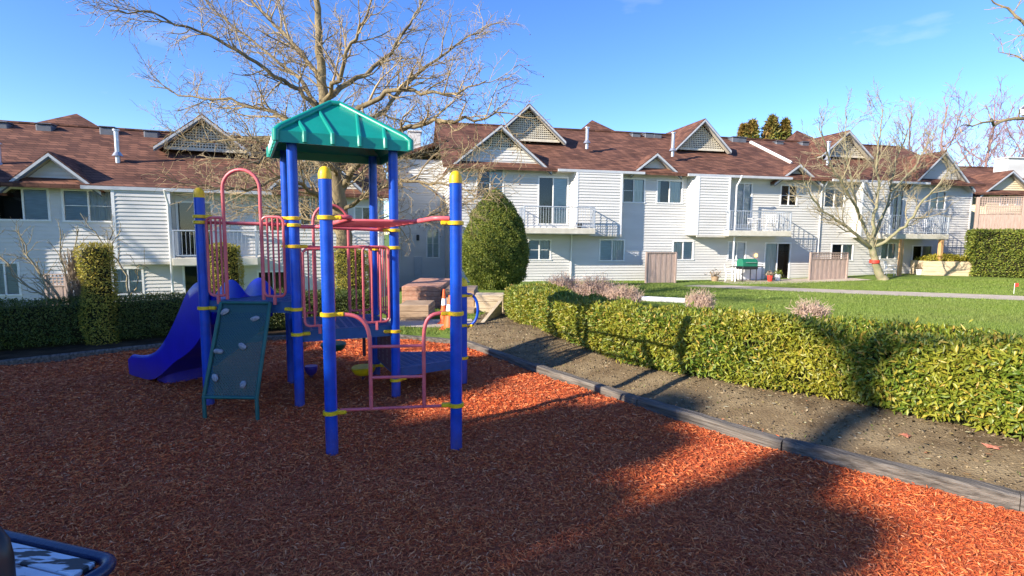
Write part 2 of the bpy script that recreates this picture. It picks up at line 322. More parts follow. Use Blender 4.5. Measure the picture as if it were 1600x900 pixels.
    def build(s, name, m, parent=None, world=False, smooth=False, label=None):
        me = bpy.data.meshes.new(name)
        vs = s.v
        if world and parent is not None:
            inv = WM[parent.name].inverted(); vs = [tuple(inv @ Vector(v)) for v in vs]
        me.from_pydata(vs, [], s.f)
        ms = m if isinstance(m, (list, tuple)) else [m]
        for x in ms: me.materials.append(x)
        if len(ms) > 1: me.polygons.foreach_set('material_index', s.mi)
        if smooth: me.polygons.foreach_set('use_smooth', [True] * len(me.polygons))
        me.update()
        if smooth and smooth != 'all': me.set_sharp_from_angle(angle=R(40))
        o = bpy.data.objects.new(name, me); C.objects.link(o)
        if parent is not None: o.parent = parent; WM[o.name] = WM[parent.name]
        if label: o['label'] = label
        return o
def fast(name, V, Fc, m, parent=None, origin=None, smooth=False):
    """numpy mesh; Fc (M,k)"""
    V = np.asarray(V, dtype=np.float32)
    if origin is not None: V = V - np.asarray(origin, dtype=np.float32)
    Fc = np.asarray(Fc, dtype=np.int32); k = Fc.shape[1]
    me = bpy.data.meshes.new(name); me.vertices.add(len(V)); me.vertices.foreach_set('co', V.ravel())
    me.loops.add(Fc.size); me.loops.foreach_set('vertex_index', Fc.ravel())
    me.polygons.add(len(Fc)); me.polygons.foreach_set('loop_start', np.arange(0, Fc.size, k, dtype=np.int32)); me.polygons.foreach_set('loop_total', np.full(len(Fc), k, dtype=np.int32))
    if smooth: me.polygons.foreach_set('use_smooth', np.ones(len(Fc), dtype=bool))
    me.update(calc_edges=True); me.materials.append(m)
    o = bpy.data.objects.new(name, me); C.objects.link(o)
    if parent is not None: o.parent = parent; WM[o.name] = WM[parent.name]
    return o
def unit(a): return a / np.maximum(np.linalg.norm(a, axis=1, keepdims=True), 1e-9)
def leaves(P, N, length, width, spread=0.8, up=0.0, fold=0.25):
    """one folded leaf (two quads) at each point P, pointing roughly along N"""
    n = len(P); D = unit(N * .62 + NR.normal(0, spread, (n, 3)) + np.array([0, 0, up]))
    A = unit(np.cross(D, unit(N + NR.normal(0, .42, (n, 3)) + 1e-4))); B = np.cross(D, A); sg_ = np.sign((B * N).sum(1, keepdims=True) + 1e-9); B = B * sg_
    ln = (length * NR.uniform(.6, 1.25, (n, 1))); w = (width * NR.uniform(.7, 1.2, (n, 1))) * .5
    mid = P + D * ln * .5 + B * w * fold
    tip = P + D * ln - B * ln * .12
    V = np.stack([P, mid + A * w, tip, mid - A * w], 1).reshape(-1, 3)
    i = np.arange(n)[:, None] * 4
    return V, np.concatenate([i + np.array([[0, 1, 2]]), i + np.array([[0, 2, 3]])], 0)

# ------------------------------------------------------------------ ground
def sm(a, b, x):
    t = np.clip((x - a) / (b - a), 0, 1); return t * t * (3 - 2 * t)
EDGE_R = [(-0.72, 8.05), (0.30, 6.52), (1.30, 5.13), (2.18, 4.04), (3.22, 3.17), (5.2, 1.60), (7.5, -0.1)]
EDGE_B = [(-9.6, 3.6), (-7.9, 5.2), (-6.47, 6.5), (-4.92, 7.85), (-3.4, 8.45), (-2.0, 8.52), (-0.72, 8.05)]
MULCH = EDGE_B + EDGE_R[1:] + [(7.5, -6), (-9.6, -6)]
HEDGE_FOOT = [(0.85, 12.2), (0.25, 11.75), (-0.08, 10.9), (-0.02, 10.0), (0.32, 8.85), (0.76, 7.48), (1.46, 6.12), (2.32, 5.36), (3.14, 4.72), (3.93, 3.82), (5.1, 2.6), (6.5, 1.3), (7.9, -0.1)]
def inpoly(x, y, poly):
    ins = np.zeros(np.shape(x), bool); n = len(poly)
    for i in range(n):
        x0, y0 = poly[i]; x1, y1 = poly[(i + 1) % n]
        c = ((y0 > y) != (y1 > y)); xi = (x1 - x0) * (y - y0) / (y1 - y0 + 1e-12) + x0
        ins ^= (c & (x < xi))
    return ins
def segdist(x, y, pl):
    d = np.full(np.shape(x), 1e9)
    for (x0, y0), (x1, y1) in zip(pl[:-1], pl[1:]):
        L2 = (x1 - x0) ** 2 + (y1 - y0) ** 2; t = np.clip(((x - x0) * (x1 - x0) + (y - y0) * (y1 - y0)) / L2, 0, 1)
        d = np.minimum(d, np.hypot(x - x0 - t * (x1 - x0), y - y0 - t * (y1 - y0)))
    return d
def wav(x, y, s, seed=0):
    return (np.sin(x * s + seed) * np.cos(y * s * 1.3 + seed * 2.1) + np.sin(x * s * 2.1 + y * s * 1.7 + seed) * .5 + np.sin(y * s * 3.3 - x * s * 2.7 + seed * 3) * .25) / 1.75
def ground(x, y):
    x = np.asarray(x, float); y = np.asarray(y, float)
    far = -2.05 + sm(-10, -3.2, x) * 1.47
    k = sm(-6, -1, x); yl = 17 * (1 - k) + 25 * k
    t = np.clip((y - 9.0) / (yl - 9.0), 0, 1)
    z = 0.10 * (1 - t) + far * t
    z = np.where(y > 60, z + (y - 60) * 0.004, z)
    z = z + 0.26 * sm(13, 24, x) * sm(17, 26, y)
    de = segdist(x, y, EDGE_R + [(7.5, -6)]); right = ~inpoly(x, y, MULCH) & (x > -1.2) & (y < 9)
    z = np.where(right, 0.05 + 0.13 * sm(0.1, 1.0, de) - 0.02, z)
    z = np.where(inpoly(x, y, MULCH), 0.024 * wav(x, y, 1.9) + 0.016 * wav(x, y, 5.1, 3) - .05 * np.exp(-((x + .9) ** 2 + (y - 4.0) ** 2) / .5), z + 0.012 * wav(x, y, 2.9, 1) * (y < 9.5))
    bm = ~inpoly(x, y, MULCH) & (y < 11) & (x < -0.7)
    z = np.where(bm, z - 0.06, z)
    return z
def gz(x, y): return float(ground(x, y))
def grid_axis(a, b, step, lo, hi, m=1.22):
    mid = list(np.arange(a, b + 1e-6, step)); l = []; s = step; p = a
    while p > lo: s *= m; p -= s; l.append(p)
    r = []; s = step; p = b
    while p < hi: s *= m; p += s; r.append(p)
    return np.array(l[::-1] + mid + r)
gx = grid_axis(-9.0, 7.0, 0.075, -500, 500); gy = grid_axis(0.5, 12.6, 0.075, -300, 900)
XX, YY = np.meshgrid(gx, gy); ZZ = ground(XX, YY)
VG = np.stack([XX, YY, ZZ], 2).reshape(-1, 3); nx = len(gx); ny = len(gy)
ii = (np.arange(ny - 1)[:, None] * nx + np.arange(nx - 1)[None, :]).ravel()
FG = np.stack([ii, ii + 1, ii + nx + 1, ii + nx], 1)
cxx = VG[FG].mean(1)[:, 0]; cyy = VG[FG].mean(1)[:, 1]
inM = inpoly(cxx, cyy, MULCH)
HB = [(x + 0.45, y + 0.25) for x, y in HEDGE_FOOT]
SOILP = EDGE_R[::-1] + [(-0.9, 8.4), (-0.8, 9.6), (-0.6, 11.5), (-0.1, 12.3)] + HB[1:] + [(8.2, 0)]
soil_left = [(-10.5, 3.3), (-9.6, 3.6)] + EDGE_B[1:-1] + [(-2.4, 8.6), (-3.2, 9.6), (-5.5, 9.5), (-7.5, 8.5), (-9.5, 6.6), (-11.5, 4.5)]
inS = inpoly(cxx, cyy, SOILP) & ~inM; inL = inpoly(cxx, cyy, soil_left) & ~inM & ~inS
def sub(mask, name, m):
    f = FG[mask]; u, inv = np.unique(f, return_inverse=True)
    return tag(fast(name, VG[u], inv.reshape(f.shape), m, smooth=True), kind='structure')
sub(inM, 'mulch_ground', M['mulch']); sub(inS, 'soil', M['soil']); sub(inL, 'soil', M['shadesoil']); sub(~inM & ~inS & ~inL, 'lawn', M['lawn'])

def strip(path, w, dz, name, m, step=0.4):
    """flat ribbon following the terrain"""
    pts = []
    for (a, b) in zip(path[:-1], path[1:]):
        a = Vector(a); b = Vector(b); n = max(1, int((b - a).length / step))
        pts += [a.lerp(b, i / n) for i in range(n)]
    pts.append(Vector(path[-1])); mb = MB(); vs = []
    for i, p in enumerate(pts):
        t = (pts[min(i + 1, len(pts) - 1)] - pts[max(i - 1, 0)]).normalized(); nn = Vector((-t.y, t.x))
        ww = w(i / (len(pts) - 1)) if callable(w) else w
        for s_ in (-1, -.5, 0, .5, 1):
            q = p + nn * ww * .5 * s_; vs.append((q.x, q.y, gz(q.x, q.y) + dz))
    fs = [(i * 5 + j, i * 5 + j + 1, i * 5 + j + 6, i * 5 + j + 5) for i in range(len(pts) - 1) for j in range(4)]
    mb.add(vs, fs); return tag(mb.build(name, m, smooth='all'), kind='structure')

# ------------------------------------------------------------------ houses
class House:
    def __init__(s, name, px, Y, ang, zg, label, cat='house'):
        d = ray(px, 400); x = d.x * Y / d.y
        s.o = Vector((x, Y, zg)); s.a = ang
        s.root = thing(name, s.o, label, cat, ang)
        s.U = Vector((math.cos(ang), math.sin(ang), 0)); s.N = Vector((-math.sin(ang), math.cos(ang), 0))
        s.wall = MB(); s.trim = MB(); s.roof = MB(); s.gut = MB(); s.lat = MB(); s.dark = MB(); s.fas = MB(); s.sof = MB()
    def hit(s, px, py, v=0.0):
        d = ray(px, py); O = Vector((0, 0, CAMH)); k = ((s.o + s.N * v) - O).dot(s.N) / d.dot(s.N); p = O + d * k - s.o
        return p.dot(s.U), p.z
    def u(s, px, v=0.0, py=380): return s.hit(px, py, v)[0]
    def world(s, u, v, z=0): return s.o + s.U * u + s.N * v + Vector((0, 0, z))
    def siding(s, p0, p1, z0, z1, holes=(), lim=None, course=0.14, lap=0.032):
        p0 = Vector((*p0, 0)); p1 = Vector((*p1, 0)); Lw = (p1 - p0).length; d = (p1 - p0) / Lw; n = Vector((d.y, -d.x, 0))
        zs = set([z0, z1]); k = math.ceil(z0 / course)
        while k * course < z1: zs.add(round(k * course, 5)); k += 1
        for h in holes:
            for q in h[2:]:
                if z0 < q < z1: zs.add(q)
        zs = sorted(zs)
        for a, b in zip(zs[:-1], zs[1:]):
            if b - a < 1e-4: continue
            lo = [(0.0, Lw)]
            if lim:
                l0, l1 = lim((a)); lo = [(max(0, l0), min(Lw, l1))]
                m0, m1 = lim(b)
            for h in holes:
                if h[2] <= a + 1e-5 and h[3] >= b - 1e-5:
                    nl = []
                    for (x0, x1) in lo:
                        if h[0] > x0: nl.append((x0, min(x1, h[0])))
                        if h[1] < x1: nl.append((max(x0, h[1]), x1))
                    lo = nl
            fa = (a / course) % 1.0; fa = 0 if fa > 0.999 else fa
            fb = (b / course) % 1.0; fb = 1 if fb < 0.001 else fb
            for (x0, x1) in lo:
                if x1 - x0 < 0.005: continue
                y0, y1 = x0, x1
                if lim: y0 = max(x0, m0) if x0 <= l0 + 1e-6 else x0; y1 = min(x1, m1) if x1 >= l1 - 1e-6 else x1
                if y1 < y0: y0 = y1 = (y0 + y1) / 2
                da, db = lap * (1 - fa), lap * (1 - fb)
                A = p0 + d * x0 + n * da + Vector((0, 0, a)); B = p0 + d * x1 + n * da + Vector((0, 0, a))
                Cc = p0 + d * y1 + n * db + Vector((0, 0, b)); D = p0 + d * y0 + n * db + Vector((0, 0, b))
                s.wall.add([A, B, Cc, D], [(0, 1, 2, 3)])
                if fa == 0: s.wall.add([p0 + d * x0 + Vector((0, 0, a)), p0 + d * x1 + Vector((0, 0, a)), B, A], [(0, 1, 2, 3)])
    def facade(s, u0, u1, z0, z1, v=0.0, holes=(), lim=None):
        hs = [(h[0] - u0, h[1] - u0, h[2], h[3]) for h in holes]
        l = (lambda z: tuple(q - u0 for q in lim(z))) if lim else None
        s.siding((u0, v), (u1, v), z0, z1, hs, l)
    def window(s, u0, u1, z0, z1, v=0.0, left='curtain', right='curtain', door=False, grid=False, cov=1.0):
        """sliding window or patio door with frame, sill, pane and curtains; sits in a real opening"""
        t = 0.06; f = MB()
        f.box(u0 - .05, u1 + .05, v - .035, v + .05, z1, z1 + .07); f.box(u0 - .05, u0 + .02, v - .035, v + .05, z0, z1)
        f.box(u1 - .02, u1 + .05, v - .035, v + .05, z0, z1); f.box(u0 - .06, u1 + .06, v - .05, v + .05, z0 - .06, z0)
        um = (u0 + u1) / 2; f.box(um - .025, um + .025, v - .015, v + .04, z0, z1)
        if grid:
            zm = (z0 + z1) / 2; f.box(u0 + .02, um - .025, v + .012, v + .028, zm - .012, zm + .012); f.box(um + .025, u1 - .02, v + .012, v + .028, zm - .012, zm + .012)
        w = f.build('patio_door' if door else 'window', M['trim'], s.root)
        p = MB(); p.add([(u0 + .02, v + .03, z0), (u1 - .02, v + .03, z0), (u1 - .02, v + .03, z1), (u0 + .02, v + .03, z1)], [(0, 1, 2, 3)]); p.build('pane', M['glass'], w)
        for side, kd in ((0, left), (1, right)):
            if kd is None: continue
            a, b = (u0 + .02, um) if side == 0 else (um, u1 - .02)
            if isinstance(kd, tuple): kd, fr = kd; b = a + (b - a) * fr
            c = MB(); n = max(4, int((b - a) / 0.05)); vs = []
            for i in range(n + 1):
                x = a + (b - a) * i / n; o = 0.07 + (0.02 * (i % 2) if kd == 'curtain' else 0)
                vs += [(x, v + o, z0 + .01), (x, v + o, z1 - .01)]
            c.add(vs, [(2 * i, 2 * i + 2, 2 * i + 3, 2 * i + 1) for i in range(n)])
            c.build('curtain' if kd == 'curtain' else 'blind', M[kd], w)
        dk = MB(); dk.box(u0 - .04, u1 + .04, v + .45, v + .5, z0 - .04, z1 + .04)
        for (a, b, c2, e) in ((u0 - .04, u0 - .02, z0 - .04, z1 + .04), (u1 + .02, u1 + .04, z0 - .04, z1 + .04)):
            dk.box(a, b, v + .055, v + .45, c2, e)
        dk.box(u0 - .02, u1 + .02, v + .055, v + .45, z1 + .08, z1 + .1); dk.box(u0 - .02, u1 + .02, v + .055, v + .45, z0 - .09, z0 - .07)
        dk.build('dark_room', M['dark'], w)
        return (u0, u1, z0, z1)
    def wpx(s, x0, x1, y0, y1, v=0.0, **k):
        """window measured on the photo"""
        ua, za = s.hit((x0), (y1), v); ub, zb = s.hit(x1, y0, v)
        return s.window(ua, ub, za, zb, v, **k)
    def gable(s, uc, half, ze, zp, v0, v1, over=0.28, lattice=None, th=0.13):
        """roof prism with ridge along v; gable end at v0"""
        sl = (zp - ze) / half; vo = v0 - 0.38
        rf = MB(); gt = MB(); fs_ = MB(); sf = MB()
        for sg in (-1, 1):
            e = uc + sg * (half + over); z = ze - over * sl
            pts = [(uc, vo, zp + .1), (e, vo, z + .1), (e, v1, z + .1), (uc, v1, zp + .1)]
            if sg > 0: pts = pts[::-1]
            rf.slab(pts, th * .6)
            # rake: dark drip edge above a pale board, and soffit below
            a = Vector((uc, vo - .02, zp + .06)); b = Vector((e, vo - .02, z + .06))
            for (mbx, o1, o2, pv) in ((gt, -.02, -.13, 0.0), (fs_, -.135, -.20, .03)):
                q = [a + Vector((0, pv, o1)), b + Vector((0, pv, o1)), b + Vector((0, pv, o2)), a + Vector((0, pv, o2))]
                mbx.slab(q, (0, .04, 0))
            q = [(uc, vo + .03, zp - .08), (e, vo + .03, z - .08), (e, v0 + .01, z - .08), (uc, v0 + .01, zp - .08)]
            sf.slab(q, (0, 0, .02))
        g = rf.build('gable_roof', M['shingle'], s.root); gt.build('rake_trim', M['gutter'], g); fs_.build('rake_board', M['fascia'], g); sf.build('soffit', M['soffit'], g)
        if lattice:
            lt = MB()
            zl = lattice
            hw = lambda z: max(0, (zp - .12 - z) / sl)
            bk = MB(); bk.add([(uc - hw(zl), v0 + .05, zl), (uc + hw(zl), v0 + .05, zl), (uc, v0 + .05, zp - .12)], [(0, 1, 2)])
            st = .11; z = zl
            while z < zp - .2:
                h = hw(z + .045)
                if h > .03: lt.box(uc - h, uc + h, v0 - .0, v0 + .02, z, z + .045)
                z += st
            x = uc - hw(zl) + .05
            while x < uc + hw(zl) - .02:
                top = zp - .12 - abs(x - uc) * sl - .03
                if top > zl + .03: lt.box(x, x + .045, v0 + .022, v0 + .04, zl, top)
                x += st
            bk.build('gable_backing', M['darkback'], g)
            lt.box(uc - hw(zl) - .02, uc + hw(zl) + .02, v0 - .03, v0 + .05, zl - .09, zl); lt.build('gable_lattice', M['lattice'], g)
        return lambda z: (uc - max(0, (zp - .1 - z) / sl), uc + max(0, (zp - .1 - z) / sl))
    def corner(s, u, v, z0, z1, w=.11):
        m = MB(); m.box(u - w / 2, u + w / 2, v - .03, v + .05, z0, z1); m.build('corner_trim', M['trim'], s.root)
    def gutter(s, u0, u1, v, z):
        m = MB(); m.box(u0, u1, v - .11, v, z - .12, z); g = m.build('gutter', M['gutter'], s.root); m = MB(); m.box(u0, u1, v + .003, v + .55, z - .13, z - .11); m.build('soffit', M['soffit'], g)
    def pipe(s, u, v, z0, z1, du=.0):
        m = MB(); m.tube([(u + du, v - .45, z1), (u + du, v - .35, z1 - .18), (u, v - .07, z1 - .5), (u, v - .07, z0)], .042, 8)
        m.build('downspout', M['trim'], s.root, smooth=True)
    def vent(s, px, ptop, pbot, v):
        u, z0 = s.hit(px, pbot, v); _, z1 = s.hit(px, ptop, v)
        m = MB(); m.tube([(u, v, z0 - .3), (u, v, z1)], .085, 10); m.lathe([(.2, 0), (.10, .16)], (u, v, z0), 10); m.lathe([(.13, 0), (.13, .06)], (u, v, z1 - .02), 10)
        m.build('vent_pipe', M['metal'], s.root, smooth=True)
    def roofvent(s, px, py, v):
        u, z = s.hit(px, py, v); m = MB(); m.box(u - .28, u + .28, v - .25, v + .25, z - .45, z - .10, b=.04); m.box(u - .30, u + .30, v - .30, v + .26, z - .10, z - .05, b=.02)
        m.build('roof_vent', M['fascia'], s.root)
    def balcony(s, u0, u1, v0, zf, th=.28, railh=1.02, name='balcony', side_l=True, side_r=True, barsp=.13, vb=0.0):
        m = MB(); m.box(u0, u1, v0, vb - .02, zf - th, zf, b=.015); m.box(u0 + .03, u1 - .03, v0 + .03, vb - .02, zf - th - .02, zf - th + .001)
        b = m.build(name, M['slab'], s.root)
        r = MB(); y = v0 + .06
        r.box(u0 + .03, u1 - .03, y - .025, y + .025, zf + railh - .05, zf + railh, b=.01); r.box(u0 + .03, u1 - .03, y - .02, y + .02, zf + .07, zf + .11)
        x = u0 + .05
        while x < u1 - .04: r.box(x, x + .014, y - .007, y + .007, zf + .11, zf + railh - .05); x += barsp
        for xx, on in ((u0 + .05, side_l), (u1 - .05, side_r)):
            r.box(xx - .03, xx + .03, y - .03, y + .03, zf, zf + railh - .05)
            if on:
                r.box(xx - .02, xx + .02, y + .03, vb - .03, zf + railh - .045, zf + railh - .005); r.box(xx - .015, xx + .015, y + .03, vb - .03, zf + .07, zf + .11)
                q = y + .12
                while q < vb - .05: r.box(xx - .009, xx + .009, q, q + .018, zf + .11, zf + railh - .05); q += barsp
        r.build('railing', M['rail'], b)
        return b
    def flush(s):
        s.wall.build('wall', s.wallmat if hasattr(s, 'wallmat') else M['siding'], s.root)
        s.roof.build('roof', M['shingle'], s.root)
        for mb, n, m in ((s.trim, 'corner_trim', M['trim']), (s.gut, 'gutter', M['gutter']), (s.fas, 'rake_board', M['fascia']), (s.lat, 'gable_lattice', M['lattice']), (s.dark, 'room_lining', M['dark']), (s.sof, 'soffit', M['soffit'])):
            if mb.f: mb.build(n, m, s.root)
def main_roof(h, u0, u1, ze, zr, vr, vo=-.5, depth=10.0):
    sl = (zr - ze) / (vr - vo)
    h.roof.slab([(u0, vo, ze), (u1, vo, ze), (u1, vr, zr), (u0, vr, zr)], .14)
    h.roof.slab([(u0, vr, zr), (u1, vr, zr), (u1, 2 * vr - vo, ze), (u0, 2 * vr - vo, ze)], .14)
    h.roof.box(u0, u1, vr - .12, vr + .12, zr - .02, zr + .05)
    return lambda v: ze + (v - vo) * sl
def side_wall(h, u, vr, z0, ze, zr, depth, left=True):
    half = depth / 2
    lim = lambda z: (0.0, depth) if z <= ze else (half - half * max(0, (zr - z) / (zr - ze)), half + half * max(0, (zr - z) / (zr - ze)))
    if left: h.siding((u, depth), (u, 0), z0, zr - .05, (), lim)
    else: h.siding((u, 0), (u, depth), z0, zr - .05, (), lim)

# ---- right apartment house
A = House('apartment_house', 703, 25.3, R(12.1), -0.60, 'long two storey white apartment house with brown shingle roof beyond the lawn', 'house')
ZE = 5.55; ZR = 8.55; VR = 5.0
UE = A.u(1512)
rz_ = main_roof(A, -.35, UE + .3, ZE, ZR, VR)
side_wall(A, 0, VR, -.6, ZE + .1, ZR - .1, 10.0, True); side_wall(A, UE, VR, -.6, ZE + .1, ZR - .1, 10.0, False)
A.siding((UE, 10), (0, 10), -.6, ZE)
# wing stepping out on the left behind the front corner
A.siding((-2.7, 2.6), (-.02, 2.6), -.6, 6.15, [(1.75, 2.35, 1.15, 2.55)]); A.siding((-2.7, 10.5), (-2.7, 2.6), -.6, 6.0)
A.window(-.95, -.35, 1.15, 2.55, 2.6, left='curtain_blue', right='curtain_blue', grid=True)
A.roof.slab([(-3.0, 2.2, 6.1), (.0, 2.2, 7.2), (.0, 11, 7.2), (-3.0, 11, 6.1)], .14)
A.corner(-2.7, 5.2, -.5, 6.1)
m = MB(); m.box(-1.75, -1.05, 7.0, 7.9, 6.5, 8.35, b=.02); m.box(-1.83, -.97, 6.93, 7.98, 8.35, 8.45, b=.02); m.build('chimney', M['siding'], A.root)
m = MB(); m.box(-1.5, -1.36, 2.45, 2.58, 2.0, 2.3, b=.02); m.build('wall_lamp', M['black'], A.root)
m = MB(); m.box(-1.62, -1.24, 2.5, 2.56, -.3, 1.15); m.build('meter_box', M['gutter'], A.root)
# measured heights
zf = 2.68                                      # balcony floor level
zb = 2.40                                      # underside of overhanging bays
u862 = A.u(862); u895 = A.u(896); u970 = A.u(970); u1068 = A.u(1068); u1085 = A.u(1084); u1139 = A.u(1139); u1240 = A.u(1243)
# openings
def wh(px0, px1, py0, py1, v=0): a, z0_ = A.hit(px0, py1, v); b, z1_ = A.hit(px1, py0, v); return (a, b, z0_, z1_)
winsA = [((745, 786, 266, 306), dict(left=None, right='curtain_blue', grid=True)),
         ((841, 887, 279, 349), dict(left=None, right='curtain_blue', door=True)),
         ((973, 1007, 281, 315), dict(left=None, right='curtain', grid=True)),
         ((1026, 1066, 284, 316), dict(left=('curtain', .3), right='curtain', grid=False)),
         ((1148, 1175, 288, 350), dict(left='curtain_blue', right='curtain_blue', door=True)),
         ((1219, 1246, 291, 320), dict(left=None, right=None, grid=True)),
         ((1287, 1320, 297, 323), dict(left='curtain_blue', right='curtain')),
         ((1392, 1412, 299, 358), dict(left=None, right='curtain', door=True)),
         ((1452, 1478, 300, 326), dict(left='curtain_blue', right='curtain_blue')),
         ((825, 860, 376, 405), dict(left='curtain_blue', right='curtain', grid=True)),
         ((937, 975, 376, 406), dict(left='curtain_blue', right='curtain', grid=False)),
         ((1051, 1083, 378, 405), dict(left='curtain', right='curtain_blue')),
         ((1137, 1165, 379, 405), dict(left='curtain_blue', right='curtain_blue')),
         ((1193, 1235, 381, 436), dict(left='curtain', right=None, door=True)),
         ((1298, 1333, 382, 406), dict(left=None, right='curtain')),
         ((1375, 1400, 381, 404), dict(left='curtain_blue', right='curtain_blue')),
         ((1423, 1456, 385, 424), dict(left=None, right='curtain', door=True))]
holes = [A.wpx(*q, **k) for q, k in winsA]
A.facade(0, UE, -.6, ZE - .05, 0, [(a, b, c, d) for a, b, c, d in holes])
A.corner(.05, -.0, -.5, ZE); A.corner(UE - .05, 0, -.5, ZE - .1)
# overhanging bays on the upper floor
def bay(h, u0, u1, v, z0, z1, ul=None):
    ul = u0 if ul is None else ul
    h.siding((ul, 0), (u0, v), z0, z1); h.facade(u0, u1, z0, z1, v); h.siding((u1, v), (u1, 0), z0, z1)
    sb = MB(); sb.slab([(ul, 0, z0), (u1, 0, z0), (u1, v, z0), (u0, v, z0)][::-1], (0, 0, .03))
    h.corner(u0, v - .003, z0, z1, .1); h.corner(u1 - .05, v - .003, z0, z1, .1)
    sb.box(u0 - .01, u1 + .01, v - .025, v + .04, z0 - .10, z0); sb.build('bay_underside', M['soffit'], h.root)
bay(A, A.u(900, -.6), A.u(970, -.6), -.6, zb, ZE - .15, A.u(889))
bay(A, A.u(1088, -.75), A.u(1137, -.75), -.75, zb, ZE - .15, A.u(1070))
bay(A, A.u(1343, -.75), A.u(1386, -.75), -.75, zb - .05, ZE - .15, A.u(1330))
# gables
def gpx(h, pk, half_px, zfoot_y, v, **k):
    u, zp = h.hit(pk[0], pk[1], v); _, ze = h.hit(pk[0], zfoot_y, v)
    ul, _ = h.hit(pk[0] - half_px, pk[1], v); return u, abs(u - ul), ze, zp
u, hf, ze, zp = gpx(A, (783, 197), 74, 259, -.35)
lim = A.gable(u, hf, ze, zp, 0, 6.5, lattice=zp - .95); A.facade(u - hf, u + hf, ZE - .06, zp - 1.05, -.003, (), lim)
for (pk, hp, fy) in (((1027, 241), 32, 268), ((1250, 258), 31, 283), ((1478, 238), 46, 290)):
    u, hf, ze, zp = gpx(A, pk, hp, fy, -.35)
    lim = A.gable(u, hf, ze, zp, 0, 4.5); A.facade(u - hf, u + hf, ZE - .06, zp - .12, -.003, (), lim)
for (pk, hp, fy) in (((827, 165), 56, 217), ((1101, 188), 41, 232), ((1326, 206), 38, 243)):
    u, zp = A.hit(pk[0], pk[1], 2.0); ul, _ = A.hit(pk[0] - hp, pk[1], 2.0); _, ze = A.hit(pk[0], fy, 2.0)
    A.gable(u, u - ul, ze, zp, 2.3, 8.0, lattice=ze + .02, over=.12)
for px in (925, 1245):
    u, z = A.hit(px, 190 + (px - 925) * .05, 6.5)
    A.roof.add([(u - 1.5, 5.0, ZR - .15), (u + 1.5, 5.0, ZR - .15), (u + 1.5, 8, ZR - .9), (u - 1.5, 8, ZR - .9), (u, 6.5, z + .1)], [(0, 1, 4), (1, 2, 4), (2, 3, 4), (3, 0, 4)])
A.gutter(A.u(862) + .1, A.u(996), -.52, ZE - .02); A.gutter(A.u(1062), A.u(1220), -.52, ZE - .02); A.gutter(A.u(1282), A.u(1430), -.52, ZE - .02)
b1 = A.balcony(A.u(818, -1.3), A.u(930, -1.3), -1.3, zf); b2 = A.balcony(A.u(1138, -1.2), A.u(1236, -1.2), -1.2, zf - .02); b3 = A.balcony(A.u(1389, -1.5), A.u(1482, -1.5), -1.5, zf - .1)
for (px, z0_) in ((893, 0), (1133, 0), (1279, 0)): A.pipe(A.u(px, -.08), 0 if px != 1133 else -.78, z0_ - .2, ZE - .1)
m = MB(); u, _ = A.hit(1412, 380, -1.5); m.box(u - .08, u + .08, -1.46, -1.30, -.1, zf - .4); m.build('balcony_post', M['post_wood'], A.root)
m = MB(); u, _ = A.hit(1474, 380, -1.5); m.box(u - .09, u + .09, -1.46, -1.28, -.1, zf - .4); m.build('balcony_post', M['post_wood'], A.root)
for a in ((917, 200, 224, 1.6), (1051, 208, 236, .9), (1293, 222, 250, 1.0)): A.vent(*a)
for px, py in ((992, 207), (1012, 207), (1025, 208), (1147, 213), (1157, 214), (1215, 220), (1255, 221)): A.roofvent(px, py, 4.6)
m = MB(); a = A.hit(1173, 216, 4.3); b = A.hit(1233, 250, 1.5); m.tube([(a[0], 4.3, rz_(4.3) + .06), (b[0], 1.3, rz_(1.3) + .06)], .09, 8); m.build('roof_flashing', M['trim'], A.root)
m = MB(); u, z = A.hit(1181, 399, -.05); m.box(u - .07, u + .07, -.12, -.03, z - .09, z + .09, b=.02); m.build('porch_lamp', M['lamp'], A.root)
A.flush()

# ---- left apartment house
B = House('apartment_house', 220, 19.7, R(20), -2.05, 'white sided apartment house on the left, lower storey hidden behind the clipped hedge', 'house')
def bh(px, py, v=0): return B.hit(px, py, v)
ZEB = bh(220, 292, -.5)[1]; ZFB = ZEB - 2.6
U0 = B.u(-260); U1 = B.u(600); ZRB = 8.3
rb = main_roof(B, U0, U1 + .3, ZEB, ZRB, 5.2)
B.siding((U1, 0), (U1, 10.4), -.3, ZEB, ()); side_wall(B, U1, 5.2, ZEB, ZEB, ZRB - .1, 10.4, False)
B.siding((U1, 10.4), (U0, 10.4), -.3, ZEB)
winsB = [((-3, 74, 297, 342), dict(left=None, right='curtain_blue')), ((101, 175, 300, 344), dict(left='curtain_blue', right='curtain', grid=True)),
         ((281, 330, 318, 398), dict(left=None, right=None, door=True)), ((-12, 28, 412, 460), dict(left='curtain_blue', right='curtain_blue')),
         ((179, 222, 420, 459), dict(left='curtain', right='curtain', grid=True)), ((400, 440, 325, 360), dict(left='curtain', right=None)),
         ((470, 500, 310, 350), dict(left=None, right='curtain')), ((290, 330, 415, 470), dict(left=None, right='curtain', door=True)), ((405, 450, 425, 470), dict(left=None, right=None)),
         ((555, 578, 325, 360), dict(left='curtain_blue', right=None))]
hb = [B.wpx(*q, **k) for q, k in winsB]
B.facade(U0, U1, -.3, ZEB - .05, 0, hb)
bay(B, B.u(181, -.55), B.u(270, -.55), -.55, bh(220, 409, -.55)[1], ZEB - .1)
bay(B, B.u(-200, -.62), B.u(-92, -.62), -.62, 0.2, ZEB - .1)
u, hf, ze, zp = gpx(B, (76, 241), 66, 288, -.35); lim = B.gable(u, hf, ze, zp, 0, 4.5); B.facade(u - hf, u + hf, ZEB - .06, zp - .12, -.003, (), lim)
